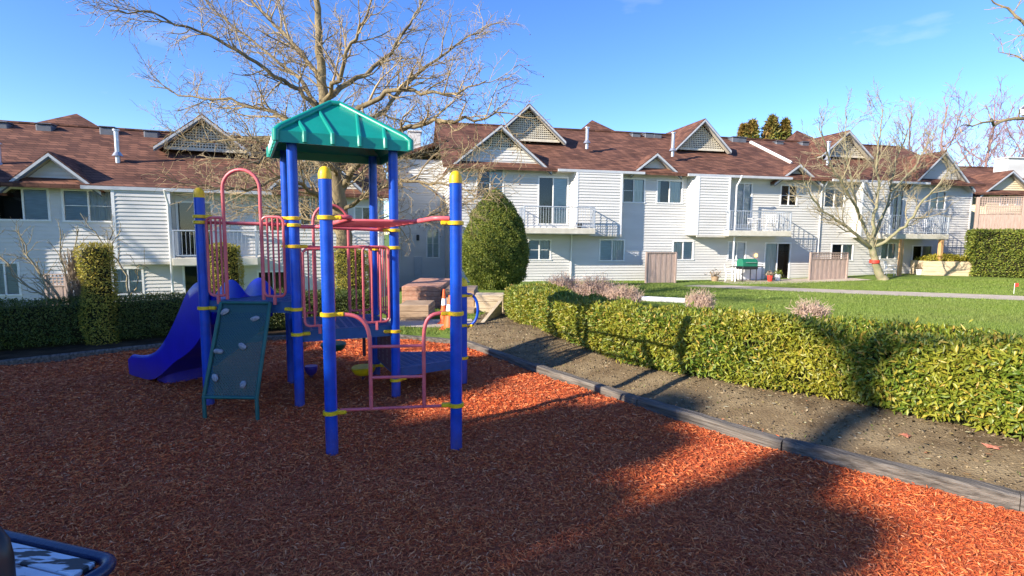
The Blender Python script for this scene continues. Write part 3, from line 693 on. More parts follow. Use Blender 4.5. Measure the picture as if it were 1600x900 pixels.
u, hf, ze, zp = gpx(B, (-100, 236), 66, 288, -.9); lim = B.gable(u, hf, ze, zp, -.55, 4.5); B.facade(u - hf, u + hf, ZEB - .06, zp - .12, -.553, (), lim)
u, hf, ze, zp = gpx(B, (495, 232), 70, 292, -.35); lim = B.gable(u, hf, ze, zp, 0, 4.5, lattice=zp - 1.0); B.facade(u - hf, u + hf, ZEB - .06, zp - 1.1, -.003, (), lim)
u, zp = B.hit(316, 182, 2.2); ul, _ = B.hit(243, 182, 2.2); _, ze = B.hit(316, 232, 2.2); B.gable(u, u - ul, ze, zp, 2.5, 8.5, lattice=ze + .02, over=.12)
u, z = B.hit(120, 181, 6.6)
B.roof.add([(u - 1.6, 5.2, ZRB - .15), (u + 1.6, 5.2, ZRB - .15), (u + 1.6, 8, ZRB - 1), (u - 1.6, 8, ZRB - 1), (u, 6.6, z + .1)], [(0, 1, 4), (1, 2, 4), (2, 3, 4), (3, 0, 4)])
B.gutter(B.u(143), B.u(430), -.52, ZEB - .02)
B.balcony(B.u(268, -1.2), B.u(402, -1.2), -1.2, bh(330, 403, -1.2)[1], barsp=.13); B.balcony(B.u(545, -1.2), B.u(600, -1.2), -1.2, ZFB)
B.pipe(B.u(266, -.6), -.55, 0, ZEB - .1); B.pipe(B.u(592), 0, 0, ZEB)
B.vent(184, 204, 244, 1.6); B.vent(-1, 225, 262, 1.0)
for px, py in ((72, 192), (3, 189), (170, 197), (238, 203)): B.roofvent(px, py, 4.7)
B.corner(U1 - .05, 0, 0, ZEB)
B.flush()

# ---- cream house behind the fence, right, and the near eave corner at the top right
Hc = House('cream_house', 1528, 36, R(8), -0.4, 'small pale yellow house with brown roof and chimney behind the lattice fence', 'house'); Hc.wallmat = M['cream']
u1c = 12
zec = Hc.hit(1560, 300)[1]
Hc.facade(0.3, u1c, 0, zec, 0, [])
hw = [Hc.wpx(1562, 1576, 303, 320, left='curtain_blue', right=None), Hc.wpx(1586, 1610, 303, 320, left='curtain_blue', right=None)]
Hc.wall = MB(); Hc.facade(0.3, u1c, 0, zec, 0, hw)
Hc.siding((0.3, 9), (0.3, 0), 0, zec); Hc.siding((u1c, 0), (u1c, 9), 0, zec); Hc.siding((u1c, 9), (0.3, 9), 0, zec)
zrc = Hc.hit(1540, 262, 4.5)[1]; main_roof(Hc, -1.2, u1c + .4, zec - .1, zrc, 4.5)
u, hf, ze, zp = gpx(Hc, (1584, 268), 42, 303, -.4); lim = Hc.gable(u, hf, ze, zp, 0, 4.5); Hc.facade(u - hf, u + hf, zec - .01, zp - .12, -.003, (), lim)
m = MB(); ua, z1_ = Hc.hit(1562, 249, 3); ub, _ = Hc.hit(1600, 249, 3); m.box(ua, ub, 2.4, 3.4, zec, z1_, b=.02); m.box(ua - .08, ub + .08, 2.3, 3.5, z1_, z1_ + .1, b=.02); m.build('chimney', M['siding'], Hc.root)
Hc.flush()
Dn = House('tall_house', 1574, 22, R(-60), -0.2, 'white house off the right edge, only its pale eave corner showing', 'house')
_, ztop = Dn.hit(1590, 170)
o = Dn; o.siding((.9, 0), (8, 0), 0, ztop - .3); o.siding((.9, 7), (.9, 0), 0, ztop - .3); o.siding((8, 0), (8, 7), 0, ztop - .3); o.siding((8, 7), (.9, 7), 0, ztop - .3)
o.roof.slab([(0.2, -.7, ztop - .2), (9, -.7, ztop - .2), (9, 3.5, ztop + 1.9), (0.2, 3.5, ztop + 1.9)], .16); o.roof.slab([(0.2, 3.5, ztop + 1.9), (9, 3.5, ztop + 1.9), (9, 7.7, ztop - .2), (0.2, 7.7, ztop - .2)], .16)
o.gut.box(.2, 9, -.82, -.7, ztop - .42, ztop - .2); o.gut.slab([(.15, -.8, ztop - .35), (.15, 3.5, ztop + 1.75), (.15, 3.5, ztop + 1.95), (.15, -.8, ztop - .15)], (.05, 0, 0)); o.sof.box(.2, 9, -.69, -.0, ztop - .42, ztop - .4)
o.flush()

# ------------------------------------------------------------------ paths
strip([(8.6, 24.6), (10.2, 23.0), (11.7, 21.6), (13.1, 20.5), (14.6, 19.4), (16.2, 18.3), (17.6, 17.3), (20, 15.6), (24, 13)], 2.9, .012, 'path', M['concrete'])
strip([(-2.9, 10.2), (-1.6, 10.0), (-0.75, 10.1)], 1.3, .012, 'path', M['concrete'])
strip([(10.6, 26.6), (18.5, 28.3)], 2.2, .015, 'patio', M['concrete'])

# ------------------------------------------------------------------ playground
P1 = Vector((-1.40, 3.97, 0)); P2 = Vector((-0.44, 4.10, 0)); P3 = Vector((-2.99, 5.06, 0)); P4 = Vector((-2.08, 5.03, 0))
P5 = Vector((-2.50, 5.85, 0)); P6 = Vector((-1.22, 5.43, 0)); P7 = Vector((-1.64, 6.24, 0)); P9 = Vector((-0.555, 5.92, 0))
PG = thing('playground_set', (-1.9, 5.4, 0), 'blue post playground set with teal canopy, double slide and climbing panels', 'playground')
def part(mb, name, m, parent=PG, smooth=True, label=None): return mb.build(name, m, parent, world=True, smooth=smooth, label=label)
PR = 0.047
def zat(p, px, py): return YA(px, py, p.y).z
def clamp(parent, p, z, dirs, h=.034):
    m = MB(); m.lathe([(PR + .004, z - h / 2), (PR + .015, z - h / 2 + .004), (PR + .015, z + h / 2 - .004), (PR + .004, z + h / 2)], p, 20)
    for d in dirs:
        d = Vector((d.x, d.y, 0)).normalized(); sd = Vector((-d.y, d.x, 0))
        c = p + d * (PR + .035) + Vector((0, 0, z)); r = Matrix.Translation(c) @ Matrix(((d.x, sd.x, 0, 0), (d.y, sd.y, 0, 0), (0, 0, 1, 0), (0, 0, 0, 1)))
        m.box(-.035, .035, -.022, .022, -h / 2 + .001, h / 2 - .001, b=.007, M4=r)
        m.tube([c + sd * -.026, c + sd * .026], .007, 6)
    return part(m, 'clamp', M['yellow'], parent)
def post(p, top, cap=True, clamps=()):
    m = MB(); n = 24
    m.lathe([(PR, -.12), (PR, top)], p, n); o = part(m, 'post', M['blue'])
    if cap:
        m = MB(); m.lathe([(PR + .003, top - .004), (PR + .003, top + .035), (PR * .93, top + .058), (PR * .72, top + .076), (PR * .40, top + .088), (.003, top + .092)], p, n); part(m, 'post_cap', M['yellow'], o)
    for z, ds in clamps: clamp(o, p, z, ds)
    return o
def V(a, b): return (b - a).normalized()
zt = 2.155
e12 = V(P1, P2)
post(P1, zt - .045, True, [(zat(P1, 508, 340), [e12]), (zat(P1, 512, 491), [e12]), (zat(P1, 517, 644), [e12])])
post(P2, zt - .055, True, [(zat(P2, 711, 348.5), [-e12]), (zat(P2, 711, 489.5), [-e12]), (zat(P2, 712, 632), [-e12])])
post(P3, zat(P3, 305, 308), True, [(1.855, [V(P3, P4)]), (1.80, [V(P3, P5)]), (zat(P3, 322, 481), [V(P3, P4)])])
ztop4 = 2.60
post(P4, ztop4, False, [(1.845, [V(P4, P3)]), (1.78, [V(P4, P5)]), (zat(P4, 460, 385), [V(P4, P6)]), (zat(P4, 465, 483), [V(P4, P3)]), (zat(P4, 467, 522), [V(P4, P6)])])
post(P5, ztop4, False, [(1.80, [V(P5, P3)]), (1.56, [V(P5, P7)]), (0.92, [V(P5, P4)])])
post(P6, ztop4, False, [(zat(P6, 616, 360), [V(P6, P4)]), (zat(P6, 617, 387), [V(P6, P4)]), (zat(P6, 619, 517), [V(P6, P4)]), (zat(P6, 620, 593), [V(P6, P9)])])
post(P7, ztop4, False, [(zat(P7, 583, 389), [V(P7, P6)]), (zat(P7, 583, 570), [V(P7, P9)]), (.72, [V(P7, P5)])])
post(P9, 1.13, True, [(.30, [V(P9, P6)]), (1.02, [Vector((1, -.2, 0))]), (.68, [Vector((1, -.2, 0))])])
# loop handle on the small right post
m = MB(); pts = []
for k in range(15):
    a = -math.pi / 2 + math.pi * k / 14; pts.append(P9 + Vector((.055 + .115 * math.cos(a) ** .8 if abs(math.cos(a)) > 1e-6 else .055, -.02, .86 + .175 * math.sin(a))))
pts = [P9 + Vector((.0, 0, .685))] + pts + [P9 + Vector((.0, 0, 1.035))]
m.tube(pts, .016, 10); part(m, 'grab_loop', M['blue'])
# decks
def deck(poly, z, name, th=.10):
    c = sum(poly, Vector()) / len(poly); pl = [c + (p - c) * .97 for p in poly]
    m = MB(); m.slab([(p.x, p.y, z) for p in pl], .012); 
    o = part(m, name, M['blue_deck'], smooth=False)
    m = MB()
    for a, b in zip(pl, pl[1:] + pl[:1]):
        n = Vector((-(b - a).y, (b - a).x, 0)).normalized() * .03
        if (c - a).dot(n) < 0: n = -n
        m.slab([(a.x, a.y, z - .0125), (b.x, b.y, z - .0125), (b.x + n.x, b.y + n.y, z - .0125), (a.x + n.x, a.y + n.y, z - .0125)], th)
    part(m, 'deck_frame', M['blue_deck'], o, smooth=False)
    # slot pattern: shallow raised strips on the sheet
    m = MB(); u = (pl[1] - pl[0]).normalized(); w = Vector((-u.y, u.x, 0)); Lx = (pl[1] - pl[0]).length
    poly2 = [(p.x, p.y) for p in pl]; q = -1.2
    while q < 1.3:
        t = -1.2
        while t < 1.6:
            cpt = pl[0] + u * t + w * q
            if inpoly(np.array(cpt.x), np.array(cpt.y), [(c.x + (x - c.x) * .9, c.y + (y - c.y) * .9) for x, y in poly2]):
                r = Matrix.Translation((cpt.x, cpt.y, z)) @ Matrix(((u.x, w.x, 0, 0), (u.y, w.y, 0, 0), (0, 0, 1, 0), (0, 0, 0, 1)))
                m.box(-.03, .03, -.007, .007, .0, .004, M4=r)
            t += .085
        q += .035
    part(m, 'deck_tread', M['blue_deck'], o, smooth=False)
    return o
ZD1 = 1.045; ZD2 = .755; ZD3 = .285
deck([P3, P4, P5], ZD1, 'upper_deck'); deck([P4, P6, P7, P5], ZD2, 'lower_deck'); deck([P6, P9, Vector((-.72, 6.32, 0)), P7], ZD3, 'step_deck', .085)
# rails and guard panels
def on(a, b, t, z, off=0.0):
    d = (b - a).normalized(); n = Vector((d.y, -d.x, 0)); p = a + (b - a) * t + n * off; return Vector((p.x, p.y, z))
def tpx(a, b, px):
    """fraction along a-b seen at photo column px"""
    d = ray(px, 420); n = Vector((b - a).xy.orthogonal()).to_3d(); n.z = 0
    k = a.dot(n) / Vector((d.x, d.y, 0)).dot(n); p = Vector((d.x, d.y, 0)) * k; return (p - a).dot(b - a) / (b - a).length_squared
def rnd_rect(a, b, t0, t1, z0, z1, r, topround=True):
    L_ = (b - a).length; pts = []; rt = r / L_
    cs = [(t0 + rt, z0 + r, 180, 270), (t1 - rt, z0 + r, 270, 360)]
    cs += [(t1 - rt, z1 - r, 0, 90), (t0 + rt, z1 - r, 90, 180)]
    for (tc, zc, a0, a1) in cs:
        for k in range(6):
            an = R(a0 + (a1 - a0) * k / 5); pts.append(on(a, b, tc + rt * math.cos(an), zc + r * math.sin(an), .03))
    return pts
def guard(a, b, t0, t1, z0, z1, nb, name='guard_panel', r=.05):
    m = MB(); m.tube(rnd_rect(a, b, t0, t1, z0, z1, r), .0125, 8, closed=True); o = part(m, name, M['pink'])
    for k in range(nb):
        t = t0 + (t1 - t0) * (k + 1) / (nb + 1); m = MB(); m.tube([on(a, b, t, z0, .03), on(a, b, t, z1, .03)], .0095, 8); part(m, 'bar', M['pink'], o)
    m = MB(); tm = (t0 + t1) / 2; m.box(-.012, .012, -.012, .012, 0, .085, M4=Matrix.Translation(on(a, b, tm, z0 - .08, .035))); part(m, 'foot_bracket', M['pink'], o)
    return o
def arch(a, b, t0, t1, z0, z1, r=.016, n=12, off=.03):
    L_ = (b - a).length; rr = (t1 - t0) * L_ / 2; tc = (t0 + t1) / 2; pts = [on(a, b, t0, z0, off)]
    for k in range(n + 1):
        an = math.pi * (1 - k / n); pts.append(on(a, b, tc + rr / L_ * math.cos(an), z1 - rr + rr * math.sin(an), off))
    pts.append(on(a, b, t1, z0, off)); m = MB(); m.tube(pts, r, 10); return part(m, 'entry_arch', M['pink'])
ta, tb = tpx(P3, P4, 360), tpx(P3, P4, 419)
ztop_arch = zat(P3, 380, 266)
arch(P3, P4, tpx(P3, P4, 356), tpx(P3, P4, 413), ZD1 + .02, ztop_arch)
guard(P3, P4, .085, tpx(P3, P4, 357), ZD1 + .055, 1.845, 3); guard(P3, P4, tpx(P3, P4, 414), .90, ZD1 + .055, 1.855, 3)
m = MB(); m.tube([on(P3, P4, .06, 1.80, -.03), on(P3, P4, .95, 1.79, -.03)], .014, 8); part(m, 'cross_rail', M['pink'])
# square deck front: two narrow guards
m = MB(); m.tube([on(P4, P6, .05, zat(P4, 470, 386)), on(P4, P6, .95, zat(P6, 612, 387))], .012, 8); part(m, 'cross_rail', M['pink'])
m = MB(); m.tube([on(P4, P6, .05, 1.77), on(P4, P6, .95, zat(P6, 612, 360))], .017, 8); part(m, 'cross_rail', M['pink'])
guard(P4, P6, .07, .36, ZD2 + .05, 1.555, 2); guard(P4, P6, .66, .93, ZD2 + .05, 1.575, 2)
guard(P5, P7, .06, .30, ZD2 + .05, 1.56, 2); guard(P5, P7, .68, .94, ZD2 + .05, 1.56, 2)
arch(P5, P7, tpx(P5, P7, 491), tpx(P5, P7, 545), ZD2 + .02, zat(P5, 516, 319))
guard(P6, P7, .08, .92, ZD2 + .05, 1.56, 6)
m = MB(); m.tube([on(P3, P5, .05, 1.80), on(P3, P5, .95, 1.79)], .014, 8); part(m, 'cross_rail', M['pink'])
# overhead ladder between the front pair and the square deck
zl = 1.815; w12 = V(P1, P2); back = V((P1 + P2) / 2, (P4 + P6) / 2); q1, q2 = P1 + w12 * .20, P2 - w12 * .17
q3 = P4 + V(P4, P6) * .24; q4 = P6 - V(P4, P6) * .18
def bez(p, c1, c2, q, n=10): return [p * (1 - t) ** 3 + c1 * 3 * t * (1 - t) ** 2 + c2 * 3 * t * t * (1 - t) + q * t ** 3 for t in [i / n for i in range(n + 1)]]
def Z(p, z): return Vector((p.x, p.y, z))
lad = None
for (pa_, qa, qb, pb, sg) in ((P1, q1, q3, P4, 1), (P2, q2, q4, P6, -1)):
    st = Z(pa_ + w12 * sg * .05, zl + .01); a1 = Z(qa, zl + .015); pts = bez(st, a1, Z(qa + back * .02, zl + .01), Z(qa + back * .22, zl))
    v46 = V(P4, P6); pts += bez(Z(qb - back * .22, 1.775), Z(qb - back * .03, 1.77), Z(qb, 1.765), Z(pb + v46 * sg * .05, 1.765))
    m = MB(); m.tube(pts, .019, 10)
    if lad is None: lad = part(m, 'overhead_ladder', M['pink'])
    else: part(m, 'side_rail', M['pink'], lad)
for k in range(6):
    t = (k + .9) / 6.8; a = q1.lerp(q3, .12 + t * .78); b = q2.lerp(q4, .12 + t * .78); zz = zl - .045 * t
    m = MB(); m.tube([Z(a, zz), Z(b, zz)], .013, 8); part(m, 'rung', M['pink'], lad)
# arched step ladder between the two front posts
t1, t2 = tpx(P1, P2, 576), tpx(P1, P2, 661); n12 = Vector((w12.y, -w12.x, 0))
def pz(px, py): t = tpx(P1, P2, px); p = P1.lerp(P2, t); return YA(px, py, p.y).z
lad2 = None
for (p_, sg, t_, zz, ztop) in ((P1, 1, t1, pz(545, 491), 0), (P2, -1, t2, pz(690, 489), 0)):
    s0 = Z(p_ + w12 * sg * .08, zz); ct = P1.lerp(P2, t_); pts = bez(s0, Z(p_ + w12 * sg * .20, zz + .0), Z(ct, zz - .02), Z(ct, zz - .24)); pts.append(Z(ct, pz(618, 636)))
    m = MB(); m.tube(pts, .0155, 10)
    if lad2 is None: lad2 = part(m, 'step_ladder', M['pink'])
    else: part(m, 'side_rail', M['pink'], lad2)
for y in (541, 589):
    m = MB(); za_ = pz(618, y); m.tube([Z(P1.lerp(P2, t1), za_), Z(P1.lerp(P2, t2), za_)], .0125, 8); part(m, 'rung', M['pink'], lad2)
m = MB(); m.tube([Z(P1 + w12 * .07, pz(545, 640)), Z(P2 - w12 * .07, pz(690, 634))], .0125, 8); part(m, 'rung', M['pink'], lad2)
# maroon panel under the square deck
m = MB(); d67 = V(P7, P6)
a, b = P7 + d67 * .07, P6 - d67 * .07; m.slab([Z(a, .22), Z(b, .22), Z(b, .70), Z(a, .70)], Vector((-d67.y, d67.x, 0)) * .015); pn = part(m, 'play_panel', M['purple'], smooth=False)
for i in range(4):
    for j in range(5):
        c = a.lerp(b, .14 + .24 * i) + Vector((0, 0, .30 + .09 * j)); m = MB()
        for sgn in (-1, 1): pass
        nrm = Vector((-d67.y, d67.x, 0))
        ring = [c + (d67 * math.cos(2 * math.pi * k / 12) * .022 + Vector((0, 0, 1)) * math.sin(2 * math.pi * k / 12) * .032) + nrm * .0075 for k in range(12)]
        m.tube(ring, .009, 6, closed=True); part(m, 'hole_rim', M['hold'], pn)
# canopy
cc = (P4 + P5 + P6 + P7) / 4; ks = 1.30; cor = [cc + (p - cc) * ks for p in (P4, P6, P7, P5)]
ze_ = zat(cor[0], 437, 221); zu = ze_ + .105; zp_ = zat(cc, 520, 164)
m = MB(); outer = [Z(p, ze_) for p in cor]; mid = [Z(cc + (p - cc) * .985, zu) for p in cor]; apex = Z(cc, zp_)
axl = V(P4, P6) * .05; ap = [apex - axl, apex + axl]
vs = outer + mid + [ap[0], ap[1]]
fs = [(i, (i + 1) % 4, 4 + (i + 1) % 4, 4 + i) for i in range(4)] + [(4, 5, 9, 8), (5, 6, 9), (6, 7, 8, 9), (7, 4, 8)]
inn = [Z(cc + (p - cc) * .965, ze_) for p in cor]; im = [Z(cc + (p - cc) * .95, zu - .02) for p in cor]; ia = [a - Vector((0, 0, .03)) for a in ap]
vs += inn + im + ia; o_ = 10
fs += [(i, o_ + i, o_ + (i + 1) % 4, (i + 1) % 4) for i in range(4)] + [(o_ + (i + 1) % 4, o_ + i, o_ + 4 + i, o_ + 4 + (i + 1) % 4) for i in range(4)]
fs += [(o_ + 5, o_ + 4, o_ + 8, o_ + 9), (o_ + 6, o_ + 5, o_ + 9), (o_ + 7, o_ + 6, o_ + 9, o_ + 8), (o_ + 4, o_ + 7, o_ + 8)]
m.add(vs, fs); can = part(m, 'canopy', M['teal'], smooth=False)
for i, p in enumerate(cor):
    top = ap[1] if i in (1, 2) else ap[0]
    m = MB(); pm = Z(cc + (p - cc) * .985, zu); m.tube([Z(p, ze_ + .01), Z(cc + (p - cc) * 1.0, zu - .005), pm.lerp(top, .05) + Vector((0, 0, .012)), top + Vector((0, 0, .012))], [.030, .032, .032, .030], 10); part(m, 'hip_rib', M['teal'], can)
m = MB(); m.tube([ap[0] + Vector((0, 0, .012)), ap[1] + Vector((0, 0, .012))], .032, 10); part(m, 'ridge_cap', M['teal'], can)
for i in range(4):
    a, b = cor[i], cor[(i + 1) % 4]
    for k in range(4):
        t = (k + 1) / 5; e = a.lerp(b, t); em = Z(cc + (e - cc) * .985, zu)
        # climb towards the hip line on the nearer side
        A0 = Z(cc + (a - cc) * .985, zu); B0 = Z(cc + (b - cc) * .985, zu); Tp = ap[1] if i == 1 else ap[0] if i == 3 else (ap[0] if t < .5 else ap[1])
        nearc = A0 if t < .5 else B0; tt = (min(t, 1 - t)) / .5
        tt = min(1, tt * .98); tgt = nearc.lerp(Tp, tt * (.96 if k in (1, 2) else .92))
        m = MB(); m.tube([Z(e, ze_ + .012), Z(cc + (e - cc) * .995, zu), em.lerp(tgt, .06) + Vector((0, 0, .006)), tgt], [.024, .025, .024, .018], 8); part(m, 'roof_rib', M['teal'], can)
# climbing wall below the triangular deck
tl, tr_ = on(P3, P4, tpx(P3, P4, 348), ZD1 - .01, .05), on(P3, P4, tpx(P3, P4, 424), ZD1 - .01, .05)
bl = G(307, 655); bl.y = 4.66; bl.x = (312 - 800) / F * 4.66 * 1.01; br_ = Vector((bl.x + (tr_ - tl).length + .01, 4.65, 0)); zb_ = .21
bl2 = Z(bl, zb_); br2 = Z(br_, zb_)
fr = MB(); fr.tube([Z(bl, -.1), bl2, tl], .018, 10); wall_ = part(fr, 'climbing_wall', M['greenmesh'])
fr = MB(); fr.tube([Z(br_, -.1), br2, tr_], .018, 10); part(fr, 'frame_tube', M['greenmesh'], wall_)
for a, b in ((bl2, br2), (tl, tr_)): fr = MB(); fr.tube([a, b], .016, 8); part(fr, 'frame_tube', M['greenmesh'], wall_)
pm = MB(); pm.add([bl2 + Vector((0, .012, 0)), br2 + Vector((0, .012, 0)), tr_ + Vector((0, .012, 0)), tl + Vector((0, .012, 0))], [(0, 1, 2, 3)]); part(pm, 'perforated_sheet', M['perf'], wall_, smooth=False)
ux = (tr_ - tl).normalized(); uy = (tl - bl2).normalized(); un = ux.cross(uy).normalized()
if un.y > 0: un = -un
for k, (px, py) in enumerate(((352, 487), (399, 498), (342, 549), (379, 541), (337, 590), (380, 601))):
    yy = 4.9
    for _ in range(4):
        p = YA(px, py, yy); t = (p.z - zb_) / (tl.z - zb_); yy = bl2.y + (tl.y - bl2.y) * t
    p = YA(px, py, yy); m = MB(); n = 10; rr = random.Random(k)
    prof = [(.034, 0), (.036, .010), (.026, .026), (.010, .034)]
    vs = []
    for (r_, h_) in prof:
        for j in range(n):
            an = 2 * math.pi * j / n; q = r_ * (1 + .28 * math.sin(an * 2 + k) + .15 * rr.uniform(-1, 1)); vs.append(p + ux * q * math.cos(an) + uy * q * .85 * math.sin(an) + un * h_)
    fs = [(i * n + j, i * n + (j + 1) % n, (i + 1) * n + (j + 1) % n, (i + 1) * n + j) for i in range(3) for j in range(n)] + [tuple(3 * n + j for j in range(n))]
    m.add(vs, fs); m.tube([p + un * .03, p + un * .038], .007, 8); part(m, 'climbing_hold', M['hold'], wall_)
# double slide
ed = V(P3, P5); out = Vector((-ed.y, ed.x, 0))
if out.x > 0: out = -out
# profile (distance out, bed height)
prof = [(-.05, ZD1 - .01), (.05, ZD1 - .015), (.16, ZD1 - .06), (.30, .86), (.46, .64), (.62, .44), (.78, .29), (.92, .215), (1.08, .185), (1.24, .18), (1.32, .165)]
side = [.05, .16, .225, .245, .215, .18, .15, .13, .115, .10, .06]
def sm_list(P_, k=4):
    res = []
    for i in range(len(P_) - 1):
        p0 = P_[max(i - 1, 0)]; p1 = P_[i]; p2 = P_[i + 1]; p3 = P_[min(i + 2, len(P_) - 1)]
        for j in range(k):
            t = j / k; res.append(tuple(.5 * ((2 * b) + (-a + c) * t + (2 * a - 5 * b + 4 * c - d) * t * t + (-a + 3 * b - 3 * c + d) * t ** 3) for a, b, c, d in zip(p0, p1, p2, p3)))
    res.append(P_[-1]); return res
st3 = sm_list([(a, b, c) for (a, b), c in zip([(q[0] * 1.38, q[1]) for q in prof], side)])
Wd = .94; rows = []
for (r_, zb2, h_) in st3:
    dn = min(.30, max(.11, zb2 - .02)) if r_ < .95 else .10
    dn = .16 + .22 * math.exp(-((r_ - .35) / .33) ** 2) if r_ > -.01 else .12
    dn = min(dn, zb2 - .03)
    cs = []
    def cup(w0, w1):
        c = []
        for k in range(9):
            t = k / 8; x = w0 + (w1 - w0) * t; c.append((x, zb2 + (h_ - .02) * (abs(2 * t - 1) ** 3.2)))
        return c
    c1 = cup(.035, .445); c2 = cup(.495, .905)
    cs = [(0.0, zb2 - dn), (-.005, zb2 + h_ * .5), (0.0, zb2 + h_ - .012), (.018, zb2 + h_)] + c1 + [(.47, zb2 + h_)] + c2 + [(.922, zb2 + h_), (.94, zb2 + h_ - .012), (.945, zb2 + h_ * .5), (.94, zb2 - dn)]
    rows.append([P3 + ed * (w * .70 + .05) + out * r_ + Vector((0, 0, z)) for (w, z) in cs])
m = MB(); k_ = len(rows[0]); vs = [p for r_ in rows for p in r_]
fs = [(i * k_ + j, i * k_ + (j + 1) % k_, (i + 1) * k_ + (j + 1) % k_, (i + 1) * k_ + j) for i in range(len(rows) - 1) for j in range(k_)] + [tuple(range(k_))[::-1], tuple((len(rows) - 1) * k_ + j for j in range(k_))]
m.add(vs, fs); sl_ = part(m, 'double_slide', M['blue_plastic'], smooth='all')
sl_.data.set_sharp_from_angle(angle=R(50))
m = MB(); c = P3 + ed * .38 + out * 1.24; pv = []
for z, s1 in ((-.03, 1.0), (.10, .92), (.17, 1.0)):
    for k in range(20):
        an = 2 * math.pi * k / 20; pv.append(c + out * (.17 * s1 * math.copysign(abs(math.cos(an)) ** .6, math.cos(an))) + ed * (.27 * s1 * math.copysign(abs(math.sin(an)) ** .4, math.sin(an))) + Vector((0, 0, z)))
m.add(pv, [(i * 20 + j, i * 20 + (j + 1) % 20, (i + 1) * 20 + (j + 1) % 20, (i + 1) * 20 + j) for i in range(2) for j in range(20)]); part(m, 'slide_foot', M['blue_plastic'], sl_)
# pod steppers behind the square deck
for (px, py, Y_, mm_, rad) in ((568, 574, 6.05, 'yellow', .138), (521, 537, 6.45, 'cup_green', .155), (486, 573, 6.15, 'blue_plastic', .075)):
    p = YA(px, py, Y_); m = MB(); m.lathe([(.03, -.10), (rad * .75, -.075), (rad * .97, -.03), (rad, 0), (rad * .93, .012), (rad * .2, .015)], p, 20); o = part(m, 'pod_step', M[mm_])
    m = MB(); m.tube([(p.x, p.y, -.1), (p.x, p.y, p.z - .08)], .02, 8); part(m, 'pod_pole', M['purple'], o)
m = MB(); p = YA(569, 540, 6.05); m.tube([(p.x, p.y, .28), (p.x, p.y, .75)], .019, 8); part(m, 'pod_pole', M['purple'])

# ------------------------------------------------------------------ bench, bottom left
bd = Vector((.955, -.295, 0)).normalized(); bn = Vector((-bd.y, bd.x, 0)) * -1      # along the bench, and towards the camera
s0 = G(20, 841, .45); s1 = G(186, 879, .45)
bd = (s1 - s0).normalized(); bn = Vector((bd.y, -bd.x, 0))
Bn = thing('park_bench', (s1.x - .7, s1.y - .1, 0), 'low bench with peeling white slats, rounded navy tube frame and black armrest', 'bench')
rr_ = .075; c0 = s1 - bd * .0
pts = [s1 - bd * 1.6, s1 - bd * rr_]
for k in range(1, 7):
    an = R(90 - 90 * k / 6); pts.append(s1 - bd * rr_ - Vector((0, 0, 0)) + bn * rr_ + bd * rr_ * math.cos(an) - bn * rr_ * math.sin(an))
pts += [s1 + bn * .36, ]
for k in range(1, 6): an = R(90 * k / 5); pts.append(s1 + bn * .36 - bd * .07 + bd * .07 * math.cos(an) + bn * .07 * math.sin(an))
pts.append(s1 + bn * .43 - bd * 1.6)
m = MB(); m.tube(pts, .024, 12); fr_ = m.build('seat_frame', M['navy'], Bn, world=True, smooth=True)
for k in range(4):
    w0 = .030 + k * .096
    m = MB(); r = Matrix.Translation(s1 - bd * 1.62 + Vector((0, 0, .0))) @ Matrix(((bd.x, bn.x, 0, 0), (bd.y, bn.y, 0, 0), (0, 0, 1, 0), (0, 0, 0, 1)))
    m.box(0, 1.55 - .018 * (k % 2), w0, w0 + .088, -.012, .014, b=.006, M4=r); m.build('slat', M['peeled'], Bn, world=True)
a = YA(-9, 950, 1.75); at = s0 + bn * .02
ax = G(2, 838, .45); p0 = YA(-34, 845, 1.9); 
m = MB(); q = YA(8, 900, 1.72); q2 = YA(-60, 850, 1.66); zt_ = YA(0, 832, 1.72).z
m.tube([Z(q, 0), Z(q, zt_ - .09), Z(q, zt_ - .04) - bd * .012, Z(q, zt_ - .01) - bd * .045, Z(q, zt_) - bd * .10, Z(q, zt_) - bd * .9], .028, 14); m.build('armrest', M['black'], Bn, world=True, smooth=True)
for k, w in ((1.5, .05), (1.5, .36), (.06, .36), (.06, .06)):
    m = MB(); p = s1 - bd * k + bn * w; m.tube([Z(p, -.02), Z(p, .44)], .022, 10); m.build('leg', M['navy'], Bn, world=True, smooth=True)

# ------------------------------------------------------------------ vegetation tools
class Twigs:
    def __init__(s): s.V = []; s.F = []; s.n = 0
    def tube(s, P, r, n=3):
        P = np.asarray(P, float); k = len(P); T = np.empty_like(P); T[1:-1] = P[2:] - P[:-2]; T[0] = P[1] - P[0]; T[-1] = P[-1] - P[-2]
        T = unit(T); a = np.array([0.31, 0.17, 0.93]); u = unit(np.cross(T, a)); w = np.cross(T, u); an = np.arange(n) * 2 * math.pi / n
        r = np.asarray(r, float)[:, None, None]
        Vv = P[:, None, :] + (u[:, None, :] * np.cos(an)[None, :, None] + w[:, None, :] * np.sin(an)[None, :, None]) * r
        s.V.append(Vv.reshape(-1, 3)); i = np.arange(k - 1)[:, None] * n; j = np.arange(n)[None, :]; j2 = (j + 1) % n
        s.F.append(np.stack([i + j, i + j2, i + n + j2, i + n + j], 2).reshape(-1, 4) + s.n); s.n += k * n
    def build(s, name, m, parent=None, smooth=True):
        if not s.V: return None
        V_ = np.concatenate(s.V); o = None if parent is None else np.array(WM[parent.name].translation)
        return fast(name, V_, np.concatenate(s.F), m, parent, o, smooth)
def densify(P, n=4):
    P = [tuple(p) for p in P]; return np.array(sm_list(P, n))
